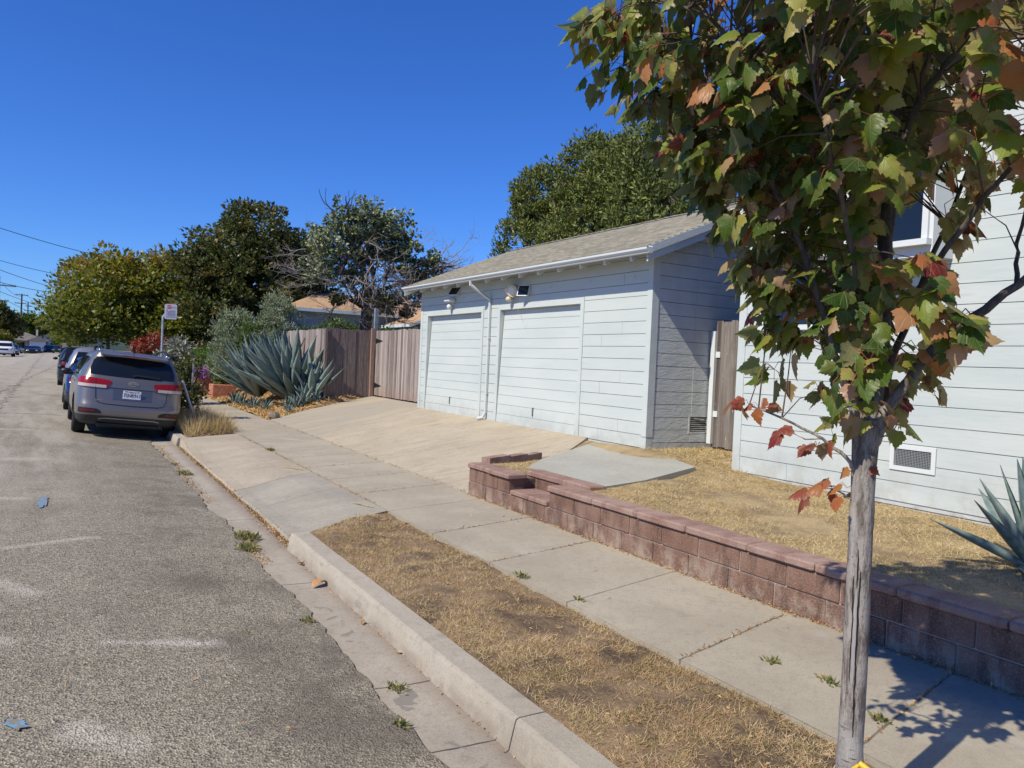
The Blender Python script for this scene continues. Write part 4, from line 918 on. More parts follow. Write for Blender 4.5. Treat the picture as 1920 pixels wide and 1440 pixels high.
class Car:
    def __init__(s, name, label, cat, loc, rz, group, L, W, lev, paint, wheels=(.95, 3.73), wr=.36, detail=2, crn=(.80, .24), glass=m_glass, roll=0):
        s.r = thing(name, label, cat, (0, 0, 0), group); s.L = L; s.W = W; s.lev = lev; s.crn = crn; s.glass = glass
        s.z = [l[0] for l in lev]; s.paint = paint
        nu = 17 if detail > 1 else 9; ns = 40 if detail > 1 else 16
        zs = []
        for a_, b_ in zip(s.z, s.z[1:]):
            k = max(1, int((b_-a_)/(.035 if detail > 1 else .09))); zs += [a_+(b_-a_)*i/k for i in range(k)]
        zs.append(s.z[-1])
        A = [math.sin(PI/2*t_)**1 for t_ in np.linspace(-1, 1, nu)]
        m = MB(); rows = []
        for z in zs:
            w, yr, yf = s.P(z); ring = []
            for a_ in A: ring.append((a_*w*s.g(s.yr(a_, z)), s.yr(a_, z), z))
            ya, yb = s.yr(1, z), s.yf(1, z)
            for i in range(1, ns): y = ya+(yb-ya)*i/ns; ring.append((w*s.g(y), y, z))
            for a_ in A[::-1]: ring.append((a_*w*s.g(s.yf(a_, z)), s.yf(a_, z), z))
            for i in range(ns-1, 0, -1): y = ya+(yb-ya)*i/ns; ring.append((-w*s.g(y), y, z))
            rows.append(ring)
        n = len(rows[0]); m.v = sum(rows, [])
        for j in range(len(rows)-1):
            for i in range(n): m.f.append([j*n+i, j*n+(i+1) % n, (j+1)*n+(i+1) % n, (j+1)*n+i]); m.mi.append(1 if zs[j] < .40 and detail > 0 else 0)
        b_ = len(m.v); top = rows[-1]
        m.v.append((0, sum(p[1] for p in top)/n, top[0][2]+.012)); m.v.append((0, s.L/2, zs[0]))
        o_ = (len(rows)-1)*n
        for i in range(n): m.f.append([o_+i, o_+(i+1) % n, b_]); m.mi.append(0); m.f.append([(i+1) % n, i, b_+1]); m.mi.append(1)
        body = m.build('body', [paint, m_clad_shade], s.r, local=True, smooth=True)
        if detail:
            cu = MB()
            for y in wheels:
                for sx in (-1, 1):
                    k = 28; c_ = [(0, math.cos(2*PI*i/k)*(wr*1.13)+y, math.sin(2*PI*i/k)*(wr*1.13)+wr) for i in range(k)]
                    v0 = [(sx*(W*.62), p[1], p[2]) for p in c_]; v1 = [(sx*W*1.2, p[1], p[2]) for p in c_]
                    cu.add(v0+v1, [tuple(range(k))[::-1], tuple(range(k, 2*k))]+[(i, (i+1) % k, k+(i+1) % k, k+i) for i in range(k)])
            co = cu.build('cutter_tmp', m_black, local=True, recalc=True)
            md = body.modifiers.new('b', 'BOOLEAN'); md.operation = 'DIFFERENCE'; md.object = co; md.solver = 'EXACT'
            bpy.context.view_layer.update(); me = bpy.data.meshes.new_from_object(body.evaluated_get(bpy.context.evaluated_depsgraph_get()))
            body.modifiers.clear(); old = body.data; body.data = me; bpy.data.meshes.remove(old); bpy.data.objects.remove(co)
            for p in me.polygons:
                c_ = p.center
                if any(abs(math.hypot(c_.y-y, c_.z-wr)-wr*1.13) < .02 for y in wheels) and abs(c_.x) < W*.93 or (abs(abs(c_.x)-W*.62) < .02 and c_.z < wr*2.3 and any(abs(c_.y-y) < wr*1.14 for y in wheels)): p.material_index = 1
        s.body = body
        for y in wheels:
            for sx in (-1, 1): s.wheel(sx, y, wr, .115, detail)
        s.r.location = loc; s.r.rotation_euler = (0, roll, rz)
    def P(s, z): return [float(np.interp(z, s.z, [l[i] for l in s.lev])) for i in (1, 2, 3)]
    def g(s, y): return 1-.055*abs((y-s.L/2)/(s.L/2))**3
    def cor(s, a_, dep):
        a_ = abs(a_); c0 = s.crn[0]; v_ = .07*a_*a_
        if a_ > c0: q = (a_-c0)/(1-c0); v_ += dep*(1-math.sqrt(max(0, 1-q*q*.999)))
        return v_
    def yr(s, a_, z): return s.P(z)[1]+s.cor(a_, s.crn[1])
    def yf(s, a_, z): return s.P(z)[2]-s.cor(a_, .38)
    def rp(s, x, z, off=.006):
        w = s.P(z)[0]; a_ = max(-1, min(1, x/w)); y = s.yr(a_, z); k = max(0, (abs(a_)-s.crn[0])/(1-s.crn[0]))
        return (a_*w*s.g(y)+math.copysign(off*k, a_), y-off, z)
    def fp(s, x, z, off=.006):
        w = s.P(z)[0]; a_ = max(-1, min(1, x/w)); y = s.yf(a_, z); return (a_*w*s.g(y)+math.copysign(off*abs(a_), a_), y+off, z)
    def sp(s, y, z, sx, off=.006): return (sx*(s.P(z)[0]*s.g(y)+off), y, z)
    def patch(s, name, mapf, u0, u1, zt, zb, mat, nu=14, nv=5, parent=None, thick=True):
        f = lambda q, u: q(u) if callable(q) else q
        m = MB()
        for j in range(nv+1):
            for i in range(nu+1):
                u = u0+(u1-u0)*i/nu; b_, t_ = f(zb, u), f(zt, u); m.v.append(mapf(u, b_+(t_-b_)*j/nv))
        for j in range(nv):
            for i in range(nu): q = j*(nu+1)+i; m.f.append([q, q+1, q+nu+2, q+nu+1]); m.mi.append(0)
        return m.build(name, mat, parent or s.r, local=True, smooth=True)
    def strip(s, name, mapf, pts, w, mat, parent=None):
        m = MB(); pp = []
        for (a_, b_) in zip(pts, pts[1:]):
            k = max(1, int(math.hypot(b_[0]-a_[0], b_[1]-a_[1])/.05)); pp += [(a_[0]+(b_[0]-a_[0])*i/k, a_[1]+(b_[1]-a_[1])*i/k) for i in range(k)]
        pp.append(pts[-1])
        for i, p in enumerate(pp):
            q0, q1 = pp[max(0, i-1)], pp[min(len(pp)-1, i+1)]; dx, dz = q1[0]-q0[0], q1[1]-q0[1]; l_ = math.hypot(dx, dz); nx_, nz_ = -dz/l_*w/2, dx/l_*w/2
            m.v += [mapf(p[0]+nx_, p[1]+nz_), mapf(p[0]-nx_, p[1]-nz_)]
        for i in range(len(pp)-1): m.f.append([2*i, 2*i+1, 2*i+3, 2*i+2]); m.mi.append(0)
        return m.build(name, mat, parent or s.r, local=True)
    def wheel(s, sx, y, r, hw, detail):
        x = sx*(s.W*.965-hw); m = MB(); k = 28 if detail > 1 else 14
        prof = [(-hw*.85, r*.66), (-hw, r*.8), (-hw*.95, r*.94), (-hw*.7, r), (hw*.7, r), (hw*.95, r*.94), (hw, r*.8), (hw*.85, r*.66)]
        for (dx, rr) in prof:
            for i in range(k): t_ = 2*PI*i/k; m.v.append((x+dx, y+math.cos(t_)*rr, r+math.sin(t_)*rr))
        for j in range(len(prof)-1):
            for i in range(k): m.f.append([j*k+i, j*k+(i+1) % k, (j+1)*k+(i+1) % k, (j+1)*k+i]); m.mi.append(0)
        wh = m.build('wheel', m_rubber, s.r, local=True, smooth=True)
        if detail:
            m = MB(); xo = x+sx*hw*.75
            m.tube([(x-hw*.8*sx, y, r), (xo-sx*.05, y, r)], r*.67, 20)
            for i in range(5 if detail > 1 else 0):
                t_ = 2*PI*i/5+.3; c_, s_ = math.cos(t_), math.sin(t_); m.obox((xo-sx*.02, y+c_*r*.36, r+s_*r*.36), (.012, 0, 0), (0, c_*r*.32, s_*r*.32), (0, -s_*.035, c_*.035))
            m.tube([(xo-sx*.04, y, r), (xo, y, r)], r*.16, 10); m.build('rim', m_steel, wh, local=True)
m_suv = M('warm_grey_car_paint', (.195, .178, .165), .32, .5, metallic=.6, coat=.5)
lev = [(.23, .84, .26, 4.50), (.30, .90, .08, 4.66), (.42, .93, .0, 4.74), (.58, .945, .0, 4.75), (.68, .95, .045, 4.72), (.80, .948, .075, 4.62), (.92, .94, .10, 4.50), (1.0, .935, .115, 4.25), (1.06, .925, .13, 3.9), (1.12, .905, .155, 3.55), (1.30, .845, .26, 3.25), (1.46, .775, .38, 2.95), (1.56, .72, .45, 2.72), (1.605, .67, .40, 2.5), (1.635, .60, .48, 2.25), (1.65, .46, .75, 1.9)]
kc = Car('parked_car', 'grey seven-seat SUV with roof rails parked at the kerb, nearest car', 'car', (1.09, 16.2, .055), rad(1.0), 'cars parked along the kerb', 4.78, .945, lev, m_suv, wheels=(.98, 3.76), wr=.365, roll=.082)
rw_t = lambda x: 1.545-.05*(abs(x)/.7)**3; rw_b = lambda x: 1.165+.02*(abs(x)/.8)**2
q = kc.patch('rear_window', kc.rp, -.76, .76, lambda x: min(rw_t(x), 1.165+(.79-abs(x))*2.9+.05), rw_b, m_glass, 30, 8)
kc.strip('wiper', lambda u, z: kc.rp(u, z, .03), [(-.02, 1.205), (.05, 1.228), (.48, 1.205)], .035, m_black)
m = MB(); 
for i in range(25): 
    x = -.60+1.2*i/24; p = kc.rp(x, 1.575, .0); m.v += [(x, .27+.10*(x/.6)**2, 1.588), (x, .27+.10*(x/.6)**2, 1.572), (x, .55, 1.60), (x, .55, 1.632)]
for i in range(24):
    for a_ in range(4): m.f.append([4*i+a_, 4*i+(a_+1) % 4, 4*i+4+(a_+1) % 4, 4*i+4+a_]); m.mi.append(0)
m.f += [[0, 1, 2, 3], [99, 98, 97, 96]]; m.mi += [0, 0]
m.build('roof_spoiler', m_suv, kc.r, local=True, recalc=True)
m = MB(); m.box(-.22, .22, .262, .275, 1.573, 1.586); m.build('brake_light', m_red, kc.r, local=True)
for sx in (-1, 1):
    R_ = (lambda sx: (lambda u, z: kc.rp(sx*u, z, .012)))(sx)
    R2 = (lambda sx: (lambda u, z: kc.rp(sx*u, z, .017)))(sx)
    zt_ = lambda u: 1.085+.035*math.sin((u-.40)/.5*PI*.5); zb_ = lambda u: 1.085-.155*min(1, (u-.385)/.10)**.5
    L_ = kc.patch('tail_light', R_, .39, .935, zt_, lambda u: zb_(max(u, .3851)), m_red, 16, 6)
    kc.patch('reversing_strip', R2, .47, .93, lambda u: .992+.01*(u-.4), lambda u: .938, m_clear, 12, 2, L_)
    kc.strip('lamp_seam', R2, [(.66, .925), (.665, 1.10)], .006, m_black, L_)
    B_ = kc.patch('bumper_recess', R_, .52, .90, lambda u: .545-.05*max(0, (.66-u)/.14)**2, lambda u: .455, m_black, 10, 3)
    kc.patch('reflector', R2, .64, .88, lambda u: .525, lambda u: .482, m_redglow, 8, 2, B_)
    kc.strip('tailgate_seam', (lambda sx: (lambda u, z: kc.rp(sx*u, z, .007)))(sx), [(.655, .925), (.64, .75), (.60, .67), (.50, .645), (0, .635)], .012, m_black)
    m = MB(); p0 = Vector((sx*.62, .75, 1.655)); m.tube([(sx*.61, .62, 1.62), (sx*.61, .74, 1.70), (sx*.615, 1.3, 1.745), (sx*.61, 2.2, 1.73), (sx*.595, 2.6, 1.63)], [.026, .022, .020, .020, .022], 8); m.build('roof_rail', m_black, kc.r, local=True)
    m = MB(); m.sphere((sx*.60, .66, 1.645), .05, 10, 6, (1, 2.0, .7)); m.build('rail_foot', m_chrome, kc.r, local=True, smooth=True)
    m = MB(); m.sphere((sx*1.06, 3.22, 1.10), .10, 12, 8, (1.15, .75, .75)); m.tube([(sx*.88, 3.22, 1.06), (sx*1.0, 3.22, 1.07)], [.04, .035], 8); m.build('mirror', m_black, kc.r, local=True, smooth=True)
    sw_ = (lambda sx: (lambda u, z: kc.sp(u, z, sx, .006)))(sx)
    for (y0, y1) in ((.62, 1.12), (1.2, 2.12), (2.2, 3.28)):
        kc.patch('side_window', sw_, y0, y1, lambda u: 1.50-.10*max(0, (u-2.4))**1.5-.10*max(0, .9-u), lambda u: 1.125, m_glass, 10, 5)
    for y in (1.16, 2.16, 3.3): kc.strip('door_seam', sw_, [(y, .40), (y, 1.10)], .008, m_black)
    kc.strip('chrome_trim', (lambda sx: (lambda u, z: kc.sp(u, z, sx, .009)))(sx), [(.62, 1.11), (3.5, 1.10)], .018, m_chrome)
    for y in (1.45, 2.45): m = MB(); x_ = kc.sp(y, .98, sx, .02)[0]; m.rbox(min(x_, x_-sx*.02), max(x_, x_-sx*.02), y-.09, y+.09, .965, .995, .008); m.build('door_handle', m_chrome, kc.r, local=True)
pr = kc.patch('plate_recess', lambda u, z: kc.rp(u, z, .004), -.34, .36, lambda u: .935, lambda u: .735-.0*u, M('recess_shade_paint', (.10, .11, .13), .35, .5, metallic=.5, coat=.5), 8, 3)  # flat patch, body colour darkened to stand in for the shade of the recess
kc.strip('recess_edge', lambda u, z: kc.rp(u, z, .008), [(-.52, .93), (-.40, .95), (.42, .95), (.50, .93)], .014, m_black)
yp = kc.rp(0, .84, .02)[1]
m = MB(); m.rbox(-.155, .155, yp-.004, yp+.004, .765, .922, .003); pl = m.build('licence_plate', M('plate_white', (.72, .72, .76), .5, .4), kc.r, local=True)
PF = frame((0, yp-.006, .832), (1, 0, 0), (0, 0, 1))
m_navy = M('plate_navy', (.015, .02, .10), .5); text_mesh('plate_number', '7SNR917', .098, m_navy, pl, PF, .001, sx=.80)
text_mesh('plate_state', 'California', .034, m_red, pl, frame((0, yp-.006, .900), (1, 0, 0), (0, 0, 1)), .001)
m = MB(); m.box(-.125, -.075, yp-.0055, yp-.004, .897, .910); m.box(.075, .125, yp-.0055, yp-.004, .897, .910); m.build('registration_sticker', m_navy, pl, local=True)
yb = kc.rp(0, 1.055, .012)[1]
m = MB(); k = 24
for i in range(k):
    t_ = 2*PI*i/k
    for (ra, rb) in ((.088, .043), (.078, .034)): m.v.append((math.cos(t_)*ra, yb-.004, 1.055+math.sin(t_)*rb))
for i in range(k): m.f.append([2*i, 2*((i+1) % k), 2*((i+1) % k)+1, 2*i+1]); m.mi.append(0)
bd = m.build('badge', m_chrome, kc.r, local=True)
text_mesh('badge_letters', 'KIA', .062, m_chrome, bd, frame((0, yb-.002, 1.055), (1, 0, 0), (0, 0, 1)), .003, sx=1.15)
yb = kc.rp(-.48, .79, .01)[1]; text_mesh('model_letters', 'SORENTO', .038, m_chrome, kc.r, frame((-.49, yb-.004, .705), (1, .06, 0), (0, 0, 1)), .002, sx=1.3)
m = MB(); m.tube([(.55, .12, .26), (.55, .45, .26)], .04, 12); m.build('exhaust', m_black, kc.r, local=True)
m = MB(); m.rbox(-.55, .55, .10, .9, .20, .30, .03); m.rbox(-.75, .75, .9, 1.05, .26, .38, .03); m.build('underbody', m_black, kc.r, local=True)
m = MB(); m.tube([(0, .62, 1.65), (0, .60, 1.70), (0, .66, 1.66)], .02, 6); m.build('antenna', m_black, kc.r, local=True)
kc.strip('bumper_chrome', lambda u, z: kc.rp(u, z, .01), [(-.55, .35), (-.45, .372), (.45, .372), (.55, .35)], .016, m_steel)
SEDAN = [(.20, .80, .2, 4.4), (.30, .88, .05, 4.55), (.50, .90, .0, 4.62), (.70, .90, .05, 4.58), (.85, .885, .12, 4.3), (.93, .86, .45, 3.9), (1.0, .82, .80, 3.45), (1.2, .72, 1.15, 2.95), (1.36, .62, 1.45, 2.6), (1.43, .50, 1.7, 2.3)]
SUV = [(.24, .84, .2, 4.4), (.34, .91, .03, 4.55), (.55, .93, .0, 4.62), (.75, .93, .05, 4.55), (.98, .91, .10, 4.3), (1.08, .89, .14, 3.6), (1.3, .82, .25, 3.2), (1.5, .74, .38, 2.85), (1.62, .64, .5, 2.5), (1.68, .46, .8, 2.1)]
VAN = [(.22, .86, .2, 4.7), (.34, .95, .03, 4.9), (.6, .98, .0, 4.95), (.85, .98, .03, 4.9), (1.05, .96, .06, 4.4), (1.15, .94, .08, 3.95), (1.4, .86, .15, 3.5), (1.62, .78, .25, 3.1), (1.72, .68, .4, 2.7), (1.77, .5, .8, 2.3)]
PICK = [(.35, .85, .1, 5.3), (.5, .98, .0, 5.5), (.75, 1.0, .0, 5.55), (1.05, 1.0, .02, 5.5), (1.2, .98, .05, 5.35), (1.28, .95, 1.9, 3.9), (1.5, .88, 1.95, 3.6), (1.75, .80, 2.05, 3.3), (1.88, .68, 2.2, 3.0), (1.92, .5, 2.4, 2.8)]
def smallcar(label, loc, rz, lev, L, W, paint, group, cat='car', nm='parked_car', wheels=(.85, 3.6), wr=.33, detail=1, zg=(1.02, 1.38), roll=0):
    c = Car(nm, label, cat, loc, rz, group, L, W, lev, paint, wheels, wr, detail, roll=roll)
    g0, g1 = zg; w0 = c.P(g0)[0]*.86; w1 = c.P(g1)[0]*.88
    c.patch('rear_window', c.rp, -w0, w0, lambda x: min(g1, g0+(w0-abs(x))*4+.02), lambda x: g0, m_glass, 10, 5)
    c.patch('windscreen', c.fp, w0, -w0, lambda x: min(g1, g0+(w0-abs(x))*4+.02), lambda x: g0, m_glass, 10, 5)
    ya, yb = c.P(g0)[1]+.45, c.P(g0)[2]-.55
    for sx in (-1, 1):
        c.patch('side_window', (lambda sx: (lambda u, z: c.sp(u, z, sx, .008)))(sx), ya, yb, lambda u: g0+(g1-g0)*min(1, 1.6*min((u-ya), (yb-u))/.45+.05), lambda u: g0+.01, m_glass, 12, 4)
        x_ = W*.72
        c.patch('tail_light', (lambda sx: (lambda u, z: c.rp(sx*u, z, .012)))(sx), W*.62, W*.92, lambda u: g0-.10, lambda u: g0-.26, m_red, 4, 2)
        c.patch('headlight', (lambda sx: (lambda u, z: c.fp(sx*u, z, .014)))(sx), W*.55, W*.93, lambda u: g0-.22, lambda u: g0-.36, m_clear, 4, 2)
        m = MB(); m.sphere((sx*(W+.08), yb+.15, g0+.05), .09, 8, 6, (1.1, .7, .75)); m.build('mirror', m_black, c.r, local=True, smooth=True)
    c.patch('grille', lambda u, z: c.fp(u, z, .014), W*.5, -W*.5, lambda u: g0-.24, lambda u: g0-.45, m_black, 6, 2)
    m = MB(); y_ = c.rp(0, .75, .014)[1]; m.box(-.15, .15, y_-.006, y_, .66, .80); m.build('licence_plate', m_white, c.r, local=True)
    return c
KG = 'cars parked along the kerb'; LG = 'vehicles along the left side of the street'
smallcar('bright blue sedan parked directly ahead of the grey SUV', (.90, 22.2, .06), rad(.6), SEDAN, 4.62, .90, carpaint('blue_paint', (.012, .03, .10)), KG, zg=(1.0, 1.33), roll=.07)
smallcar('silver crossover parked between the blue sedan and the black car', (.93, 28.4, .06), 0, SUV, 4.62, .90, carpaint('silver_paint', (.34, .34, .35)), KG, zg=(1.1, 1.52), roll=.06)
smallcar('black SUV parked ahead of the silver crossover', (.72, 36.0, .06), 0, SUV, 4.62, .93, carpaint('black_paint', (.010, .010, .014)), KG, zg=(1.1, 1.55))
smallcar('white SUV parked ahead of the black one', (.85, 44.5, .06), 0, SUV, 4.62, .93, M('white_car_paint', (.7, .7, .72), .3, .5, coat=.6), KG, zg=(1.1, 1.55))
smallcar('maroon hatchback parked farthest up the near kerb', (.9, 53.5, .06), 0, SUV, 4.62, .93, carpaint('maroon_paint', (.10, .02, .03)), KG, zg=(1.1, 1.55), detail=1)
smallcar('white pickup truck facing the camera on the left', (-6.05, 113, .05), PI, PICK, 5.55, 1.0, M('white_truck_paint', (.68, .69, .72), .3, .5, coat=.6), LG, 'pickup', 'pickup_truck', (1.1, 4.5), .42, 1, (1.3, 1.78))
smallcar('dark blue SUV behind the white pickup', (-6.2, 128, .02), PI, SUV, 4.62, .93, carpaint('navy_paint', (.03, .05, .13)), LG, zg=(1.1, 1.55))
smallcar('black low sedan parked in front of the grey-roofed house', (-5.5, 152, .02), PI+.25, SEDAN, 4.62, .90, carpaint('near_black_paint', (.012, .013, .02)), LG, zg=(1.0, 1.33))
smallcar('dark grey sedan just behind the black low sedan', (-4.7, 160, .02), PI+.2, SEDAN, 4.62, .90, carpaint('charcoal_paint', (.03, .034, .045)), LG, zg=(1.0, 1.33))
smallcar('black SUV coming down the street with headlights towards us', (-2.35, 172, .05), PI, SUV, 4.62, .93, carpaint('gloss_black_paint', (.012, .012, .014)), LG, nm='car', zg=(1.1, 1.55))
smallcar('dark green SUV behind the oncoming black one', (-1.35, 184, .05), PI, SUV, 4.62, .93, carpaint('green_paint', (.02, .06, .035)), LG, nm='car', zg=(1.1, 1.55))
smallcar('dark car crosswise at the far end of the street', (3.0, 192, .05), PI/2, SEDAN, 4.62, .90, carpaint('graphite_paint', (.03, .035, .04)), LG, nm='car', zg=(1.0, 1.33))

# ------------------------------------------------------------------ far houses, hill, poles and wires
fh = thing('far_house', 'low grey-roofed house with white garage door at the end of the street', 'house', (-7, 200, 0))
m = MB(); m.box(-12, -3.0, 200, 210, -.1, 2.4); m.build('wall', M('putty_wall', (.22, .22, .21), .8), fh)
m = MB(); hip(m, -12.4, -2.7, 199.4, 210.6, 2.45, 4.4, 1.2); m.prism([(-7.2, 2.4), (-4.7, 3.5), (-2.9, 2.4)], lambda u, w, t_: (u, 197.6+4*t_, w), 0, 1); m.build('roof', m_greyroof, fh, recalc=True)
m = MB(); m.box(-6.4, -3.4, 198.0, 200, -.1, 2.35); m.build('garage_front', M('white_wall', (.55, .57, .62), .6), fh)
m = MB(); m.box(-6.1, -3.8, 197.95, 197.99, 0, 2.1); m.build('garage_door', M('pale_door', (.50, .54, .64), .6), fh)
m = MB(); m.box(-5.4, -5.0, 203, 203.4, 3.6, 5.0); m.build('chimney', M('cream_flue', (.6, .55, .4), .7), fh)
for x in (-10, -8): m = MB(); m.box(x-.6, x+.6, 199.93, 199.98, .9, 2.0); m.build('window', m_glass, fh)
f2 = thing('far_house', 'white two-storey house rising behind the grey-roofed one', 'house', (-1.5, 216, 0))
m = MB(); m.box(-4.6, -2.2, 215, 222, -.1, 5.5); m.box(-2.2, -.5, 214, 222, -.1, 3.1); m.build('wall', M('white_stucco', (.70, .70, .70), .7), f2)
m = MB(); m.box(-5.0, -.2, 214.5, 222.5, 5.5, 5.75); m.build('roof', m_greyroof, f2); m = MB(); m.box(-2.15, -.4, 215.2, 222, 3.1, 5.45); m.build('balcony_wall', m_blue, f2)
f3 = thing('far_fence', 'pale board fence at the far corner under the street trees', 'fence', (1.2, 200, 0))
m = MB(); m.box(-.2, .9, 203, 203.2, -.1, 3.0); m.build('panel', M('tan_board', (.42, .33, .25), .8), f3); m = MB(); m.box(-.7, -.22, 203, 203.2, -.1, 3.0); m.build('panel', M('red_board', (.2, .07, .05), .8), f3)
m = MB(); m.grid(list(np.linspace(-260, 260, 60)), list(np.linspace(560, 900, 12)), lambda x, y: -1+min(1, (y-560)/120)*(13.5+4*nz(x, y, .012)+1.5*nz(x, y, .06)) if y < 760 else 0)
hl = m.build('hill', M('distant_hill', (.040, .062, .055), .95, .05, var=[(.06, (.07, .09, .06), .45, .65)])); hl['kind'] = 'structure'
def pole(x, y, h, r, arms, label, lean=0, tr=False):
    p = thing('utility_pole', label, 'utility pole', (x, y, 0), 'wooden utility poles on the left')
    m = MB(); m.tube([(x, y, 0), (x+lean*h/2, y, h/2), (x+lean*h, y, h)], [r*1.25, r, r*.75], 8); m.build('pole', m_pole, p)
    for (z, w, off) in arms:
        xx = x+lean*z; m = MB(); m.obox((xx+off, y-.2, z), (w, 0, -.02*w), (0, .07, 0), (0, 0, .08)); ar = m.build('crossarm', m_pole, p)
        for q in (-.85, -.4, .4, .85): m = MB(); m.tube([(xx+off+q*w, y-.2, z+.08), (xx+off+q*w, y-.2, z+.28)], .05, 6); m.build('insulator', m_steel, ar)
pole(-8.6, 139, 11.8, .17, [(10.4, 1.2, 1.0), (8.1, .8, .5)], 'utility pole cut by the left picture edge')
pole(-9.0, 217, 13.6, .20, [(13.3, 1.3, 0), (11.3, 1.2, -.2)], 'taller utility pole standing left of its neighbour with high crossarms', .012)
pole(-8.45, 243, 12.9, .18, [(11.8, .7, .1), (10.6, 1.3, .4)], 'shorter utility pole just right of the tall one')
def wire(a_, b_, sag, label, r=.018):
    m = MB(); a_ = Vector(a_); b_ = Vector(b_); n = 16
    m.tube([a_+(b_-a_)*i/n-Vector((0, 0, sag*4*(i/n)*(1-i/n))) for i in range(n+1)], r, 4)
    tag(m.build('overhead_wire', m_black), label, 'wire', 'overhead wires')
wire((-8.5, 60, 10.6), (4.5, 72, 9.0), .35, 'uppermost wire, sloping down to the right into the street tree', .022)
wire((-8.5, 60, 8.5), (3.0, 78, 7.7), .5, 'thin wire second from the top, crossing towards the street tree')
wire((-8.5, 60, 8.52), (3.2, 100, 7.6), .7, 'wire starting with the second one and dropping more steeply', .022)
wire((-8.5, 60, 7.15), (3.5, 92, 7.4), .9, 'sagging wire fourth from the top', .022)
wire((-8.5, 60, 7.3), (2.5, 130, 6.4), .8, 'lower wire running towards the far trees', .022)
wire((-8.0, 139, 10.5), (-8.4, 217, 13.3), .8, 'wire between the picture-edge pole and the tall pole', .03)
wire((-7.6, 139, 8.2), (1.5, 220, 8.0), 1.0, 'low faint wire leaving the picture-edge pole to the right', .03)
wire((-7.9, 217, 13.2), (6, 260, 11.0), .8, 'wire leaving the top arm of the tall pole to the right', .035)
wire((-8.0, 217, 11.3), (6, 250, 8.6), .8, 'wire leaving the lower arm of the tall pole to the right', .035)

# ------------------------------------------------------------------ street sign
sg = thing('parking_sign', 'white no-parking sign on a steel pole behind the parked SUV', 'sign', (2.27, 22.6, .14))
sy, s0, s1, t0, t1 = 22.6, 2.33, 2.64, 2.63, 3.04
m = MB(); m.tube([(2.29, sy+.03, .1), (2.30, sy+.03, 2.62)], .03, 10); m.tube([(2.30, sy+.03, 2.58), (2.30, sy+.03, 2.68), (2.40, sy+.03, 2.84)], [.034, .032, .02], 8); m.build('pole', m_steel, sg)
m = MB(); c_ = .045; pl_ = []
for (cx_, cz_, a0) in ((s1-c_, t1-c_, 0), (s0+c_, t1-c_, 90), (s0+c_, t0+c_, 180), (s1-c_, t0+c_, 270)):
    for k in range(5): t_ = rad(a0+22.5*k); pl_.append((cx_+c_*math.cos(t_), cz_+c_*math.sin(t_)))
m.prism(pl_, lambda u, w, t_: (u, sy-.003+.004*t_, w), 0, 1); sp_ = m.build('sign_plate', M('sign_white', (.68, .66, .70), .5, .4, var=[(20, (.55, .55, .60), .4, .7)]), sg, recalc=True)
m_sred = M('faded_sign_red', (.62, .12, .12), .6); m_sblue = M('sign_grey_blue', (.20, .22, .34), .6)
m = MB(); m.box(s0+.065, s0+.16, sy-.0052, sy-.0035, t1-.125, t1-.028); r_ = m.build('red_panel', m_sred, sp_)
SX = lambda x, z: frame((x, sy-.0075, z), (1, 0, 0), (0, 0, 1))
ofs = lambda o_: (setattr(o_, 'location', -woff(o_.parent)), o_)[1]
ofs(text_mesh('letters', 'NO', .068, sp_.data.materials[0], r_, SX(s0+.113, t1-.078), .0006, sx=.9))
ofs(text_mesh('letters', 'PARKING', .030, m_sblue, sp_, SX(s0+.225, t1-.08), .0006))
ofs(text_mesh('letters', 'AM  PM', .038, m_sred, sp_, SX(s0+.19, t1-.16), .0006))
m = MB()
for k, (z, a_, b_) in enumerate([(.20, .07, .27), (.235, .08, .24), (.27, .07, .26), (.305, .09, .25), (.345, .07, .28)]):
    x = s0+a_
    while x < s0+b_: w_ = .012+.02*abs(math.sin(x*90+k)); m.box(x, x+w_, sy-.0052, sy-.0035, t1-z-.012, t1-z+.008); x += w_+.012
m.box(s0+.052, s0+.060, sy-.0052, sy-.0035, t0+.03, t1-.13); m.build('faded_lines', m_sblue, sp_)

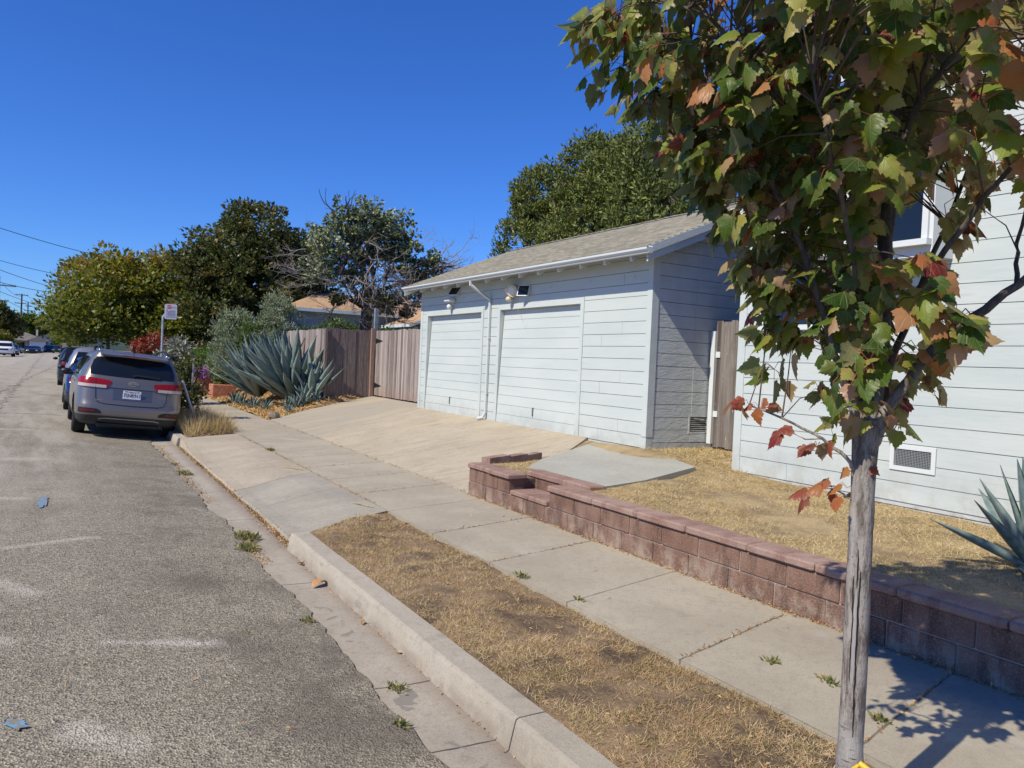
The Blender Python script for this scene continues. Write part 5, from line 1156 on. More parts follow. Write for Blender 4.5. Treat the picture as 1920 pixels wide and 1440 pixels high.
# ------------------------------------------------------------------ vegetation
m_bark = M('grey_brown_bark', (.12, .10, .085), .9, .2, var=[(9, (.07, .055, .045), .45, .65)], bump=[(16, .7, .03)], vscale=(1, 1, .35))
def foliage(name, parent, blobs, n, size, mat, clump=.45, per=60, asp=.55, up=.25, droop=0, T=RHOMB, shell=(.55, 1.02), rr=None, F=None):
    """leaves gathered in clumps spread through the blobs (x,y,z,rx,ry,rz)"""
    vol = np.array([(b[3]*b[4]*b[5])**.67 for b in blobs]); pr = vol/vol.sum(); nc = max(1, n//per)
    bi = rng.choice(len(blobs), nc, p=pr); B = np.array([b[:6] for b in blobs])[bi]
    d = rdir(nc); rad_ = rng.uniform(shell[0]**2, shell[1]**2, nc)**.5
    C_ = B[:, :3]+d*B[:, 3:]*rad_[:, None]
    cs = clump*(.6+rng.random(nc)*.8); ctone = rng.normal(size=nc)*.13
    ci = np.repeat(np.arange(nc), per); m_ = len(ci)
    e_ = rdir(m_)*np.array([1, 1, .75]); e_[:, 2] = np.where(e_[:, 2] < -.3, e_[:, 2]*.4, e_[:, 2])
    P_ = C_[ci]+e_*(cs[ci]*rng.uniform(.55, 1.05, m_))[:, None]
    D = unit(e_+rdir(m_)*.7+np.array([0, 0, up-droop])); Nn = unit(rdir(m_)*.8+e_*.6+np.array([0, 0, .5]))
    L = size*(.6+rng.random(m_)*.8); r = np.clip(rng.random(m_)*.8+.1+ctone[ci], 0, 1) if rr is None else rr(P_, m_)
    return scatter(name, P_, D, Nn, L, T, F or [(0, 1, 2, 3)], mat, parent, rnd=r, width=L*asp), C_
def limbs(parent, base, top, r0, targets, r1=.03, mat=None, name='trunk', n=7, wob=.12, bend=.25):
    m = MB(); base = Vector(base); top = Vector(top); H_ = (top-base).length
    m.tube([base+(top-base)*i/7+Vector((random.uniform(-1, 1)*wob*.3*H_*.1, random.uniform(-1, 1)*wob*.3*H_*.1, 0)) for i in range(8)], [r0*1.25]+[r0*(1-.45*i/7) for i in range(1, 8)], 10)
    for t_ in targets:
        t_ = Vector(t_); s_ = base+(top-base)*random.uniform(.5, .95); mid = (s_+t_)/2+Vector((random.uniform(-1, 1), random.uniform(-1, 1), random.uniform(.2, 1)))*bend
        k = (t_-s_).length; rb = max(r1*1.2, min(r0*.5, k*.035))
        pts = [s_*(1-q)**2+mid*2*q*(1-q)+t_*q*q for q in (0, .25, .5, .75, 1)]; m.tube(pts, [rb, rb*.8, rb*.6, rb*.42, rb*.22], 5)
    return m.build(name, mat or m_bark, parent, smooth=True)
def tree(name, label, cat, base, top, r0, blobs, n, size, mat, group=None, bark=None, **k):
    t_ = thing(name, label, cat, base, group)
    cr_, C_ = foliage('crown', t_, blobs, n, size, mat, **k)
    idx = rng.choice(len(C_), min(26, len(C_)), replace=False)
    limbs(t_, base, top, r0, [tuple(C_[i]) for i in idx], mat=bark); return t_
m_autumn = leafmat('autumn_street_leaves', [(0, (.035, .075, .014)), (.35, (.10, .155, .022)), (.65, (.19, .22, .032)), (.82, (.28, .19, .04)), (1, (.34, .13, .045))], trans=.35)
m_darkgreen = leafmat('dark_green_leaves', [(0, (.022, .045, .012)), (.4, (.055, .085, .022)), (.75, (.11, .125, .034)), (1, (.19, .14, .05))], trans=.25, rough=.42)
m_waxy = leafmat('waxy_pale_leaves', [(0, (.045, .07, .032)), (.4, (.13, .17, .075)), (.8, (.26, .30, .16)), (1, (.36, .38, .24))], trans=.15, rough=.42)
m_olive = leafmat('silvery_olive_leaves', [(0, (.10, .14, .075)), (.5, (.20, .25, .14)), (1, (.34, .38, .25))], trans=.2, rough=.55)
m_cyp = leafmat('cypress_sprays', [(0, (.028, .05, .014)), (.35, (.075, .105, .026)), (.7, (.15, .18, .04)), (1, (.24, .25, .07))], trans=.15, rough=.6)
m_bush = leafmat('bush_leaves', [(0, (.03, .06, .012)), (.5, (.08, .13, .026)), (1, (.16, .21, .05))], trans=.25)
m_bright = leafmat('bright_green_needles', [(0, (.04, .09, .012)), (.5, (.08, .16, .02)), (1, (.14, .22, .035))], trans=.25)
m_redleaf = leafmat('red_shrub_leaves', [(0, (.12, .02, .015)), (.5, (.26, .045, .03)), (1, (.36, .12, .05))], trans=.3)
m_purple = leafmat('purple_flowers', [(0, (.20, .06, .24)), (.5, (.36, .12, .40)), (1, (.50, .25, .52))], trans=.2)
m_greygreen = leafmat('grey_green_leaves', [(0, (.12, .15, .08)), (.5, (.22, .25, .15)), (.85, (.30, .26, .32)), (1, (.36, .34, .30))], trans=.2)
# street trees turning colour
def clr(y0): return lambda P_, m_: np.clip(rng.random(m_)*.55+.06+.28*np.clip((P_[:, 2]-y0)/2.5, 0, 1)+.1*rng.normal(size=m_)*.6, 0, 1)
AG = 'street trees turning autumn colours'
tree('street_tree', 'yellow-green street tree turning orange, nearest of its row', 'tree', (3.0, 39.5, .15), (2.6, 39.5, 4.6), .13, [(2.0, 39.5, 4.4, 2.3, 2.4, 1.75), (1.1, 38.6, 3.3, 1.9, 1.9, 1.3), (3.3, 39.2, 4.7, 2.0, 2.0, 1.6), (2.4, 38.3, 3.0, 2.0, 1.8, 1.0), (4.0, 39.8, 3.4, 1.4, 1.6, 1.3)], 20000, .20, m_autumn, AG, clump=.5, rr=clr(3.2))
tree('street_tree', 'orange-topped tree between the sign and the dark tree', 'tree', (5.2, 39, .6), (5.2, 39, 4.4), .14, [(4.7, 39, 4.7, 1.9, 1.9, 1.7), (5.8, 38.6, 4.0, 1.6, 1.6, 1.6), (4.6, 37.6, 3.0, 1.4, 1.4, 1.2)], 11000, .20, m_autumn, AG, clump=.5, rr=clr(3.2))
tree('street_tree', 'second street tree over the parked cars, hanging out over the road', 'tree', (2.6, 57, .15), (2.4, 57, 5), .14, [(2.2, 57, 5.2, 2.9, 2.8, 2.4), (.6, 56, 3.9, 1.8, 2.0, 1.5), (3.6, 56, 3.6, 2, 2, 1.7)], 12000, .24, m_autumn, AG, clump=.6, rr=clr(4))
tree('street_tree', 'farthest street tree low behind the row at the road edge', 'tree', (2.8, 84, .15), (2.6, 84, 5), .14, [(2.0, 84, 4.6, 2.6, 2.8, 2.6), (.6, 83, 3.2, 1.5, 2.0, 1.4)], 6000, .30, m_autumn, AG, clump=.6, rr=clr(4))
# big dark tree
tree('broadleaf_tree', 'tallest dark green domed tree left of the bare-twigged tree', 'tree', (7.4, 37.5, .8), (7.4, 37.4, 6.2), .28,
     [(7.9, 37, 7.1, 2.1, 2.0, 1.75), (9.2, 37, 6.2, 1.8, 1.9, 1.6), (6.4, 36.6, 6.4, 1.8, 1.8, 1.5), (5.4, 36.2, 5.6, 1.4, 1.5, 1.25), (7.2, 36, 5.0, 2.1, 1.9, 1.6), (8.9, 36.4, 4.6, 1.9, 1.8, 1.7), (5.8, 35.8, 3.9, 1.5, 1.5, 1.5), (7.6, 36.5, 3.2, 2.0, 1.5, 1.5), (10.0, 37, 4.9, 1.3, 1.4, 1.6)], 42000, .19, m_darkgreen, clump=.42, per=70)
# ivy-clad half-bare tree
def twigtree(m, p, d, L, r, depth):
    n = 5; pts = [p]; q = Vector(d).normalized(); 
    for i in range(n): q = (q+Vector((random.gauss(0, .16), random.gauss(0, .16), random.gauss(.02, .12)))).normalized(); pts.append(pts[-1]+q*L/n)
    m.tube(pts, [r*(1-.5*i/n) for i in range(n+1)], 4 if r < .02 else 6)
    if depth == 0: return [pts[-1]]
    out = []
    for _ in range(random.choice((2, 3, 3))):
        i = random.randint(2, n); nd = (q+Vector((random.gauss(0, .6), random.gauss(0, .6), random.gauss(.1, .45)))).normalized()
        out += twigtree(m, pts[i], nd, L*random.uniform(.6, .85), r*.55, depth-1)
    return out
bt = thing('bare_tree', 'tree with a thick trunk, pale waxy leaf clusters and many bare twigs behind the fence', 'tree', (8.95, 25.2, .75))
TB = Vector((8.95, 25.2, .75)); m = MB(); m.tube([TB, TB+Vector((-.03, 0, 1.2)), TB+Vector((-.02, 0, 2.3)), TB+Vector((.0, 0, 2.9)), TB+Vector((-.1, 0, 3.6))], [.27, .22, .20, .18, .12], 14, wob=.06)
ends = []; random.seed(11)
for (dx, dz, L, r) in ((-.9, .8, 1.5, .10), (-.35, 1.1, 1.7, .11), (.35, 1.1, 1.6, .10), (.9, .75, 1.7, .10), (1.25, .35, 1.6, .08), (-1.2, .25, 1.3, .07), (.1, 1.2, 1.4, .09), (-.6, .15, 1.1, .05), (.7, .1, 1.1, .05)):
    ends += twigtree(m, TB+Vector((0, 0, random.uniform(2.6, 3.2))), (dx, random.uniform(-.5, .3), dz), L, r, 3)
m.build('trunk', m_bark, bt, smooth=True)
m_twig = M('bare_twigs', (.29, .265, .25), .85, .2)
m = MB()
for (x, z, dx, dz, k) in ((11.0, 4.9, 1, .25, 4), (10.6, 5.4, 1, .5, 3), (11.3, 4.4, 1, .1, 3), (7.0, 4.9, -1, .2, 3), (7.2, 4.2, -1, -.1, 4), (7.6, 4.0, -1, .0, 3), (9.3, 4.6, .3, -.3, 6), (8.6, 4.4, -.3, -.4, 5), (9.8, 4.3, .5, -.2, 5), (10.2, 3.9, .6, -.3, 3), (11.6, 4.9, 1, .3, 4), (11.4, 5.2, 1, .5, 3), (8.3, 4.3, -.2, -.3, 4), (9.6, 4.0, .2, -.6, 6), (9.0, 4.0, 0, -.5, 6), (9.2, 4.9, .2, -.4, 5), (8.7, 5.0, -.2, -.4, 5), (10.3, 4.5, .5, -.4, 4)):
    for _ in range(int(k*1.6)): twigtree(m, Vector((x+random.gauss(0, .2), 24.5+random.gauss(0, .3), z+random.gauss(0, .2))), (dx+random.gauss(0, .3), random.gauss(0, .3), dz+random.gauss(0, .25)), random.uniform(.5, .8), .019, 3)
m.build('bare_twigs', m_twig, bt)
foliage('crown', bt, [(8.2, 25, 6.5, .75, .9, .75), (9.3, 25, 6.4, 1.0, .9, .65), (7.5, 25, 5.7, .75, .8, .75), (8.6, 25, 5.6, 1.1, .9, .7), (10.0, 25, 5.6, .8, .9, .8), (7.3, 25, 4.8, .6, .7, .7), (11.1, 25, 5.15, .6, .7, .55), (10.5, 25, 4.7, .5, .6, .5), (8.0, 24.9, 4.6, .7, .6, .5)], 15000, .115, m_waxy, clump=.18, per=42, asp=.75, shell=(.15, 1.08), up=.0)
foliage('crown', bt, [(9.3, 24.9, 3.75, .8, .7, .45), (10.4, 24.9, 3.95, .6, .5, .35), (10.2, 24.8, 3.4, .3, .3, .2), (7.7, 24.9, 3.75, .28, .4, .25)], 2400, .12, m_darkgreen, clump=.15, per=30, asp=.75, shell=(.1, 1.08), up=-.1)
# olives and low greenery behind the fence
tree('olive_bush', 'silvery olive bush, larger and rightmost, above the fence', 'bush', (6.3, 25.6, .7), (6.3, 25.6, 2.6), .05, [(6.2, 25.6, 2.6, .72, .7, .95), (6.0, 25.6, 3.3, .45, .5, .6), (6.65, 25.6, 2.2, .5, .6, .6)], 8500, .10, m_olive, 'silvery olive bushes', clump=.2, per=40, asp=.22, up=.9)
tree('olive_bush', 'middle olive bush, greener and lower than its neighbours', 'bush', (5.6, 26.2, .7), (5.6, 26.2, 2.2), .05, [(5.55, 26.2, 2.35, .6, .6, .8), (5.4, 26.2, 1.8, .6, .6, .6)], 5000, .10, m_bush, 'silvery olive bushes', clump=.18, per=40, asp=.3, up=.8)
tree('olive_bush', 'grey-green olive bush left, over the tips of the agave', 'bush', (5.2, 27, .6), (5.2, 27, 2.4), .05, [(5.0, 27, 2.5, .75, .7, .85), (4.8, 27, 1.7, .65, .6, .7)], 7000, .10, m_olive, 'silvery olive bushes', clump=.2, per=40, asp=.22, up=.9)
tree('green_shrub', 'dark green juniper-like shrub behind the fence beside the thick trunk', 'bush', (8.6, 27, .7), (8.6, 27, 1.8), .05, [(8.3, 26.6, 2.5, .9, .7, .6), (9.2, 26.6, 2.5, .7, .6, .5), (10.2, 26.8, 2.4, .7, .6, .5)], 6000, .13, m_bush, clump=.22, per=40, asp=.3)
# cypress group behind the garage
cg = 'dense conifers behind the garage roof'
CT = [(0, 0, 0), (.22, .3, .06), (0, 1, 0), (-.22, .3, .06)]
tree('conifer', 'tall dense conifer behind the garage ridge, next to the maple leaves', 'tree', (14, 16.2, .5), (14, 16.2, 7.5), .22, [(14, 15.8, 7.0, 1.6, 1.7, 1.75), (14, 15.6, 5.0, 2.0, 2.1, 2.4), (14, 17.6, 7.2, 1.2, 1.2, 1.4)], 48000, .125, m_cyp, cg, clump=.27, per=70, asp=.9, up=.55, T=CT, shell=(.75, 1.03))
tree('conifer', 'middle conifer behind the garage roof with the highest rounded top', 'tree', (14.4, 19.3, .5), (14.4, 19.3, 7.5), .22, [(14.2, 19.2, 7.6, 1.3, 1.35, 1.45), (14.2, 19.2, 5.8, 1.8, 1.9, 2.3)], 38000, .125, m_cyp, cg, clump=.27, per=70, asp=.9, up=.55, T=CT, shell=(.75, 1.03))
tree('conifer', 'leftmost conifer behind the garage roof, leaning lower at its left edge', 'tree', (14.2, 22, .5), (14.2, 22, 7), .22, [(14.0, 22.0, 7.4, 1.1, 1.15, 1.25), (14.0, 22.2, 5.6, 1.4, 1.6, 1.9), (14.0, 23.7, 4.6, 1.0, .9, 1.0)], 34000, .125, m_cyp, cg, clump=.27, per=70, asp=.9, up=.55, T=CT, shell=(.75, 1.03))
# shrubs by the brick planters
m_brick = M('planter_brick', (.34, .13, .08), .9, .2, var=[(12, (.42, .20, .13), .45, .6)], bump=[(25, .5, .01)])
bw_ = MB(); bw_.rbox(4.52, 5.3, 28.2, 29.0, .1, .66, .02); tag(bw_.build('brick_planter', m_brick), 'red brick planter with ivy hedge at the mulch bank end', 'planter')
tree('ivy_hedge', 'clipped ivy hedge block on the right brick planter', 'hedge', (5.0, 28.7, .6), (5.0, 28.7, 1.2), .03, [(4.95, 28.7, 1.05, .48, .5, .52), (5.3, 28.9, .95, .4, .5, .45)], 7500, .055, m_bush, clump=.12, per=40, asp=.8, up=0)
b2_ = MB(); b2_.rbox(4.35, 4.95, 31.2, 32, .1, .78, .02); tag(b2_.build('brick_planter', m_brick), 'red brick planter carrying purple flowers across the path', 'planter')
tree('flower_bush', 'bright purple flowers spilling over the left brick planter', 'flowers', (4.7, 31.4, .7), (4.7, 31.4, .9), .02, [(4.7, 31.3, .95, .42, .4, .22)], 2600, .05, m_purple, clump=.08, per=30, asp=.6)
tree('green_hedge', 'bright green rosemary-like mound behind the purple flowers', 'hedge', (4.8, 33.3, .5), (4.8, 33.3, 1.2), .03, [(4.9, 33.3, 1.3, .95, .7, .62), (4.4, 33, 1.0, .5, .5, .5)], 8000, .11, m_bright, clump=.16, per=40, asp=.16, up=.8)
tree('dark_hedge', 'dark hedge behind the bright green mound', 'hedge', (4.4, 35.6, .4), (4.4, 35.6, 1.4), .05, [(3.9, 35.6, 1.3, 1.2, .8, .8), (5.4, 35.6, 1.4, 1.2, .8, .8)], 8000, .10, m_darkgreen, clump=.25, per=40)
m = MB(); m.box(4.93, 5.0, 30.6, 30.68, .5, 1.45); m.tube([(4.96, 30.64, 1.4), (4.99, 30.62, 1.62)], .03, 6); tag(m.build('white_post', m_white), 'short white post beside the ivy hedge', 'post')
tree('rose_bush', 'narrow dark-leaved rose bush at the right rear of the grey SUV', 'bush', (2.62, 19.8, .15), (2.6, 19.8, 1.2), .02, [(2.55, 19.8, 1.25, .26, .3, .42), (2.7, 19.7, .75, .24, .3, .35), (2.45, 19.9, .55, .2, .25, .3)], 1900, .075, m_darkgreen, clump=.14, per=24, asp=.7, shell=(.1, 1.1))
m = MB(); m.tube([(2.70, 19.6, .1), (2.68, 19.6, 1.0), (2.70, 19.6, 1.62)], .022, 7); tag(m.build('stake', m_steel), 'upright grey metal stake by the rose bush', 'stake')
m = MB(); m.tube([(2.66, 18.6, .12), (2.34, 18.6, 1.12)], .028, 7); tag(m.build('stake', m_white), 'leaning pale wooden stake against the rear corner of the SUV', 'stake')
tree('shrub', 'grey-green shrub with purple flower spikes beyond the parked SUV', 'bush', (2.75, 25.2, .15), (2.8, 25.2, 1.2), .03, [(2.85, 25.2, 1.35, .5, .5, .55), (3.0, 25.4, 1.75, .32, .35, .4), (2.6, 25, .9, .4, .4, .5)], 3600, .11, m_greygreen, clump=.2, per=30, asp=.4, up=.4)
tree('red_tree', 'small red-leaved tree on the strip beyond the parked cars', 'tree', (2.75, 30.5, .15), (2.75, 30.5, 1.9), .045, [(2.42, 30.4, 1.85, .30, .4, .28), (2.92, 30.4, 2.15, .24, .3, .30), (2.85, 30.5, 1.6, .34, .4, .25)], 1500, .10, m_redleaf, clump=.2, per=30, bark=m_twig)
tree('shrub', 'low green undergrowth below the red-leaved tree', 'bush', (3.4, 34, .1), (3.4, 34, .9), .03, [(2.7, 34, .9, .5, .6, .7), (3.6, 36, 1.0, .8, .8, .8)], 4000, .12, m_bush, clump=.22, per=30)
# far left trees
LGp = 'distant trees on the left side of the street'
tree('far_tree', 'big dark rounded tree at the left picture edge', 'tree', (-10.5, 168, 0), (-10.5, 168, 6), .35, [(-10.6, 168, 6.0, 3.0, 3, 2.9), (-12.5, 168, 7.0, 2.6, 3, 2.9), (-8.6, 168, 4.2, 1.6, 2, 2.4)], 11000, .55, m_darkgreen, LGp, clump=.9, per=40)
tree('far_tree', 'light green bush low in front of the dark left tree', 'bush', (-8.8, 150, 0), (-8.8, 150, 2), .15, [(-9.0, 150, 2.4, 1.5, 1.5, 1.3), (-7.6, 150, 1.7, 1.0, 1.2, 1.0)], 3000, .32, m_autumn, LGp, clump=.5, per=30)
tree('far_tree', 'olive-green tree between the two utility poles', 'tree', (-6.2, 215, 0), (-6.2, 215, 6), .3, [(-7.2, 215, 6.2, 2.0, 2, 2.6), (-5.6, 215, 5.8, 1.8, 2, 2.6), (-8.6, 215, 5.4, 1.6, 2, 2.2)], 8000, .55, m_bush, LGp, clump=.8, per=40)
tree('conifer', 'small pointed dark conifer right of the utility poles', 'tree', (-4.3, 213.5, 0), (-4.3, 213.5, 7), .2, [(-4.3, 213.5, 5.4, 1.5, 1.4, 1.3), (-4.3, 213.5, 6.8, .9, .9, 1.2), (-4.3, 213.5, 7.9, .4, .4, .8)], 5000, .5, m_cyp, clump=.4, per=30)
tree('far_tree', 'dark bush beside the white two-storey house', 'bush', (-.6, 208, 0), (-.6, 208, 3), .2, [(-.8, 208, 2.8, 1.0, 1.4, 2.0), (.6, 206, 2.2, 1.2, 1.2, 1.6)], 3500, .5, m_bush, LGp, clump=.7, per=30)
# ------------------------------------------------------------------ agaves
m_agave = leafmat('blue_green_agave', [(0, (.085, .135, .135)), (.5, (.145, .205, .20)), (.85, (.21, .27, .24)), (1, (.32, .38, .30))], trans=.05, rough=.5, spec=.3)
def agave_leaf(m, base, d, L, wd, curl, tw=0):
    d = Vector(d).normalized(); sd = d.cross(Vector((0, 0, 1))).normalized(); 
    if tw: sd = (Matrix.Rotation(tw, 3, d) @ sd)
    p = Vector(base); n = 9; b_ = len(m.v); q = d.copy(); prof = [.55, .62, .78, .93, 1.0, .95, .80, .56, .28, .02]
    for i in range(n+1):
        t_ = i/n; w = wd*prof[i]; nrm = sd.cross(q).normalized(); dep = .32*w*(1-t_*.6)
        th = .022*(1-t_)*L/1.2+.003
        m.v += [tuple(p-sd*w/2+nrm*dep), tuple(p-sd*w*.25+nrm*dep*.25), tuple(p), tuple(p+sd*w*.25+nrm*dep*.25), tuple(p+sd*w/2+nrm*dep), tuple(p+sd*w*.25-nrm*(th-dep*.2)), tuple(p-nrm*th*1.2), tuple(p-sd*w*.25-nrm*(th-dep*.2))]
        q = (q+Vector((0, 0, curl))/n).normalized(); p = p+q*L/n
    for i in range(n):
        for k in range(8): m.f.append([b_+i*8+k, b_+i*8+(k+1) % 8, b_+(i+1)*8+(k+1) % 8, b_+(i+1)*8+k]); m.mi.append(0)
def agave(label, c_, n, L, wd, lean=(0, 0), spread=(18, 88), group=None, dirs=None, curl=.25):
    t_ = thing('agave', label, 'agave', c_, group)
    for i in range(n):
        m = MB()
        if dirs: az, el, l_, w_ = dirs[i]
        else:
            az = i*2.39996+random.uniform(-.15, .15); el = rad(spread[0]+(spread[1]-spread[0])*((i+.5)/n)**.85); l_ = L*random.uniform(.8, 1.08)*(.85+.15*math.sin(el*1.6)); w_ = wd*random.uniform(.85, 1.1)
        d = Vector((math.cos(az)*math.cos(el)+lean[0], math.sin(az)*math.cos(el)+lean[1], math.sin(el)))
        r0 = .05*L*(1-el/1.6)
        agave_leaf(m, (c_[0]+math.cos(az)*r0, c_[1]+math.sin(az)*r0, c_[2]-.02+.10*L*(el/1.57)), d, l_, w_, random.uniform(-.1, 1)*curl, random.uniform(-.4, .4))
        o = m.build('leaf', m_agave, t_, smooth=True)
        at = o.data.attributes.new('rnd', 'FLOAT', 'POINT'); at.data.foreach_set('value', np.full(len(o.data.vertices), random.random()*.9, 'f'))
    return t_
random.seed(5)
AGG = 'giant blue agaves on the mulch bank'
agave('giant blue-grey agave with broad leaves fanning up and left in front of the fence', (5.62, 21.8, .5), 48, 2.0, .33, (-.50, -.1), (26, 82), AGG)
agave('tall blue agave behind the fanned one, its spikes touching the fence top', (5.55, 23.0, .55), 40, 1.9, .30, (-.28, 0), (32, 88), AGG)
agave('blue agave at the left behind the fan of leaves', (5.10, 23.7, .48), 40, 1.85, .29, (-.42, 0), (26, 84), AGG)
agave('upright medium agave against the fence corner', (5.98, 21.0, .52), 22, 1.4, .22, (.10, -.1), (36, 85), AGG)
PG = 'small agave pups at the foot of the giant agave'
for i, (x, y, L, lb) in enumerate([(5.72, 20.75, .62, 'medium agave pup standing right in front of the giant one'), (5.45, 20.55, .40, 'agave pup at the front of the group, left of the medium pup'), (5.30, 20.85, .34, 'small agave pup left of the front pup'), (5.98, 20.62, .34, 'small agave pup next to the fence foot'),
        (4.95, 21.9, .32, 'small agave pup under the leaning leaves'), (4.80, 22.9, .36, 'agave pup in the middle of the row to the left'), (4.72, 24.0, .36, 'agave pup farther left in the row'), (4.72, 25.2, .40, 'agave pup at the left end of the row near the hedge'), (5.15, 20.1, .22, 'tiny agave pup alone on the mulch')]):
    agave(lb, (x, y, yard_z(x, y)+.01), 16 if L > .3 else 10, L*1.15, L*.22, (-.05, -.1), (8, 80), PG)
agave('blue-green agave with toothed leaves on the yard behind the block wall at the right edge', (5.92, 2.72, .53), 12, .8, .12, dirs=[(rad(a_), rad(e_), l_, w_) for a_, e_, l_, w_ in
    [(165, 42, .70, .12), (150, 24, .78, .11), (140, 58, .68, .13), (120, 72, .70, .13), (95, 80, .72, .14), (60, 78, .74, .14), (200, 8, .40, .12), (20, 60, .7, .13), (-40, 50, .7, .13), (-90, 60, .65, .13), (-130, 35, .55, .12), (75, 45, .65, .12)]], curl=.08)

# ------------------------------------------------------------------ the red-tinged maple in the foreground
random.seed(21); rng = np.random.default_rng(21)
TX, TY = 2.5, 1.71; LA = np.array([.5645, -.8254, 0]); DA = np.array([.8254, .5645, 0]); UP = np.array([0, 0, 1.0])
def mp(s, z, t_=0.0): p = np.array([TX, TY, 0])+LA*s+DA*t_+UP*z; return Vector(p)
def mbark():
    t = NT('maple_bark'); v_ = (1, 1, .22)
    c = t.mix(t.ramp(t.noise(34, 6, vscale=v_, rough=.75), .42, .60), (.32, .29, .26), (.13, .11, .095))
    lz_ = t.math('MULTIPLY', t.ramp(t.noise(30, 3, vscale=(.5, .5, 3.2)), .62, .68), t.ramp(t.sep()[2], .62, .5)); c = t.mix(t.ramp(t.sep()[2], .62, .50), c, t.mix(t.ramp(t.noise(12, 4), .4, .6), (.33, .31, .29), (.26, .24, .22))); c = t.mix(lz_, c, (.07, .06, .05))
    c = t.mix(t.ramp(t.noise(9, 4, vscale=v_), .56, .68), c, (.34, .32, .31))
    c = t.mix(t.math('MULTIPLY', t.ramp(t.noise(60, 3), .62, .72), .6), c, (.06, .05, .045))
    b = t.bump(t.noise(38, 6, vscale=v_, rough=.7), .8, .012); b = t.bump(t.noise(140, 3), .5, .003, b)
    c = t.mix(t.math('MULTIPLY', t.ramp(t.sep()[2], 1.62, 1.9), .7), c, (.045, .038, .034))  # limbs coloured darker above the fork in place of crown shade
    return t.fin(c, .85, .2, b)
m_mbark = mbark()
mt = thing('maple_tree', 'young maple street tree with green to red leaves in the foreground', 'tree', (TX, TY, .14))
m = MB(); zs = np.linspace(.10, 1.66, 40); nn_ = 20; b_ = 0
for z in zs:
    r = np.interp(z, [.1, .2, .5, 1.0, 1.4, 1.6, 1.66], [.058, .047, .0425, .042, .0405, .046, .048])
    for k in range(nn_):
        a_ = 2*PI*k/nn_; q = r*(1+.05*nz(math.cos(a_)*2+z*1.5, math.sin(a_)*2+z, 1.6)+.035*nz(a_*3, z*14, 1))
        if abs(z-1.30) < .04 or abs(z-.42) < .03: q *= 1.06
        x, y = TX+q*math.cos(a_)+.006*math.sin(z*3), TY+q*math.sin(a_); m.v.append((x, y, z))
for j in range(39):
    for k in range(nn_): m.f.append([j*nn_+k, j*nn_+(k+1) % nn_, (j+1)*nn_+(k+1) % nn_, (j+1)*nn_+k]); m.mi.append(0)
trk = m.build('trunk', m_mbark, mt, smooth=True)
# peeled strip with a long crack on the camera side
m = MB(); cam_dir = -DA
def tp(a_, z, r): d_ = cam_dir*math.cos(a_)+LA*math.sin(a_); return Vector(np.array([TX+.006*math.sin(z*3), TY, z])+d_*r)
for (a0, z0, z1, w, dr) in ((-.12, .70, 1.06, .30, .0442), ):
    n = 24
    for i in range(n+1):
        z = z0+(z1-z0)*i/n; k = math.sin(PI*i/n)**.5; o_ = .08*nz(z*9, 1, 1)
        for q in range(5): m.v.append(tuple(tp(a0+o_+(q/4-.5)*w*k, z, dr)))
    for i in range(n):
        for q in range(4): m.f.append([i*5+q, i*5+q+1, i*5+q+6, i*5+q+5]); m.mi.append(0)
m.build('peeled_bark', M('bare_grey_wood', (.30, .285, .28), .7, .25, var=[(30, (.22, .20, .19), .4, .7)], vscale=(1, 1, .1)), trk)
m = MB()
for (a0, z0, z1, w) in ((.07, .62, 1.12, .010), (-.34, .72, 1.10, .007), (.12, .52, .66, .006), (-.1, 1.06, 1.2, .006)):
    n = 30
    pts = [tp(a0+.10*nz(z*9, a0*7, 1)+.05*nz(z*40, a0, 1), z, .0435) for z in np.linspace(z0, z1, n)]
    m.tube(pts, [w*.25*math.sin(PI*(i+.5)/n)**.6+.0006 for i in range(n)], 5)
m.build('bark_cracks', m_dark, trk)
segs = []                                   # limb polylines for attaching twigs
def limb(pts, r0, r1, name='limb'):
    P_ = [mp(*p) for p in pts]; Q = []
    for i in range(len(P_)-1):
        for k in range(4): Q.append(P_[i].lerp(P_[i+1], k/4)+Vector((random.gauss(0, .004), random.gauss(0, .004), 0)))
    Q.append(P_[-1]); n = len(Q); m = MB(); m.tube(Q, [r0+(r1-r0)*i/(n-1) for i in range(n)], 10, wob=.05); m.build(name, m_mbark, mt, smooth=True); segs.extend(Q[3:])
limb([(0, 1.60, 0), (.015, 1.75, 0), (.03, 2.02, .01), (.024, 2.30, .02), (.035, 2.75, .0), (.04, 3.04, 0), (.05, 3.5, .02), (.03, 3.95, .03)], .036, .012)
limb([(.01, 1.55, -.01), (.06, 1.70, -.02), (.186, 1.92, -.04), (.30, 2.03, -.05), (.42, 2.133, -.08), (.62, 2.35, -.1), (.85, 2.7, -.1)], .024, .008)
limb([(-.005, 1.57, .0), (-.07, 1.76, -.05), (-.133, 1.94, -.10), (-.24, 2.25, -.16), (-.40, 2.6, -.2), (-.65, 2.95, -.2)], .017, .006)
limb([(.0, 1.60, .01), (-.06, 1.8, .12), (-.2, 2.2, .3), (-.42, 2.65, .45), (-.6, 3.1, .5)], .019, .006)
limb([(.01, 1.62, .02), (.08, 1.9, .15), (.2, 2.3, .35), (.35, 2.8, .5)], .018, .006)
limb([(.028, 2.45, .0), (.073, 2.68, -.03), (.124, 2.82, -.05), (.223, 2.937, -.08), (.36, 3.1, -.12), (.6, 3.4, -.15)], .014, .005)
limb([(.10, 2.76, -.04), (.125, 2.95, -.1), (.14, 3.2, -.12)], .008, .004)
limb([(.02, 2.2, .0), (-.10, 2.4, -.15), (-.3, 2.7, -.3), (-.55, 3.0, -.42), (-.85, 3.15, -.4)], .013, .004)
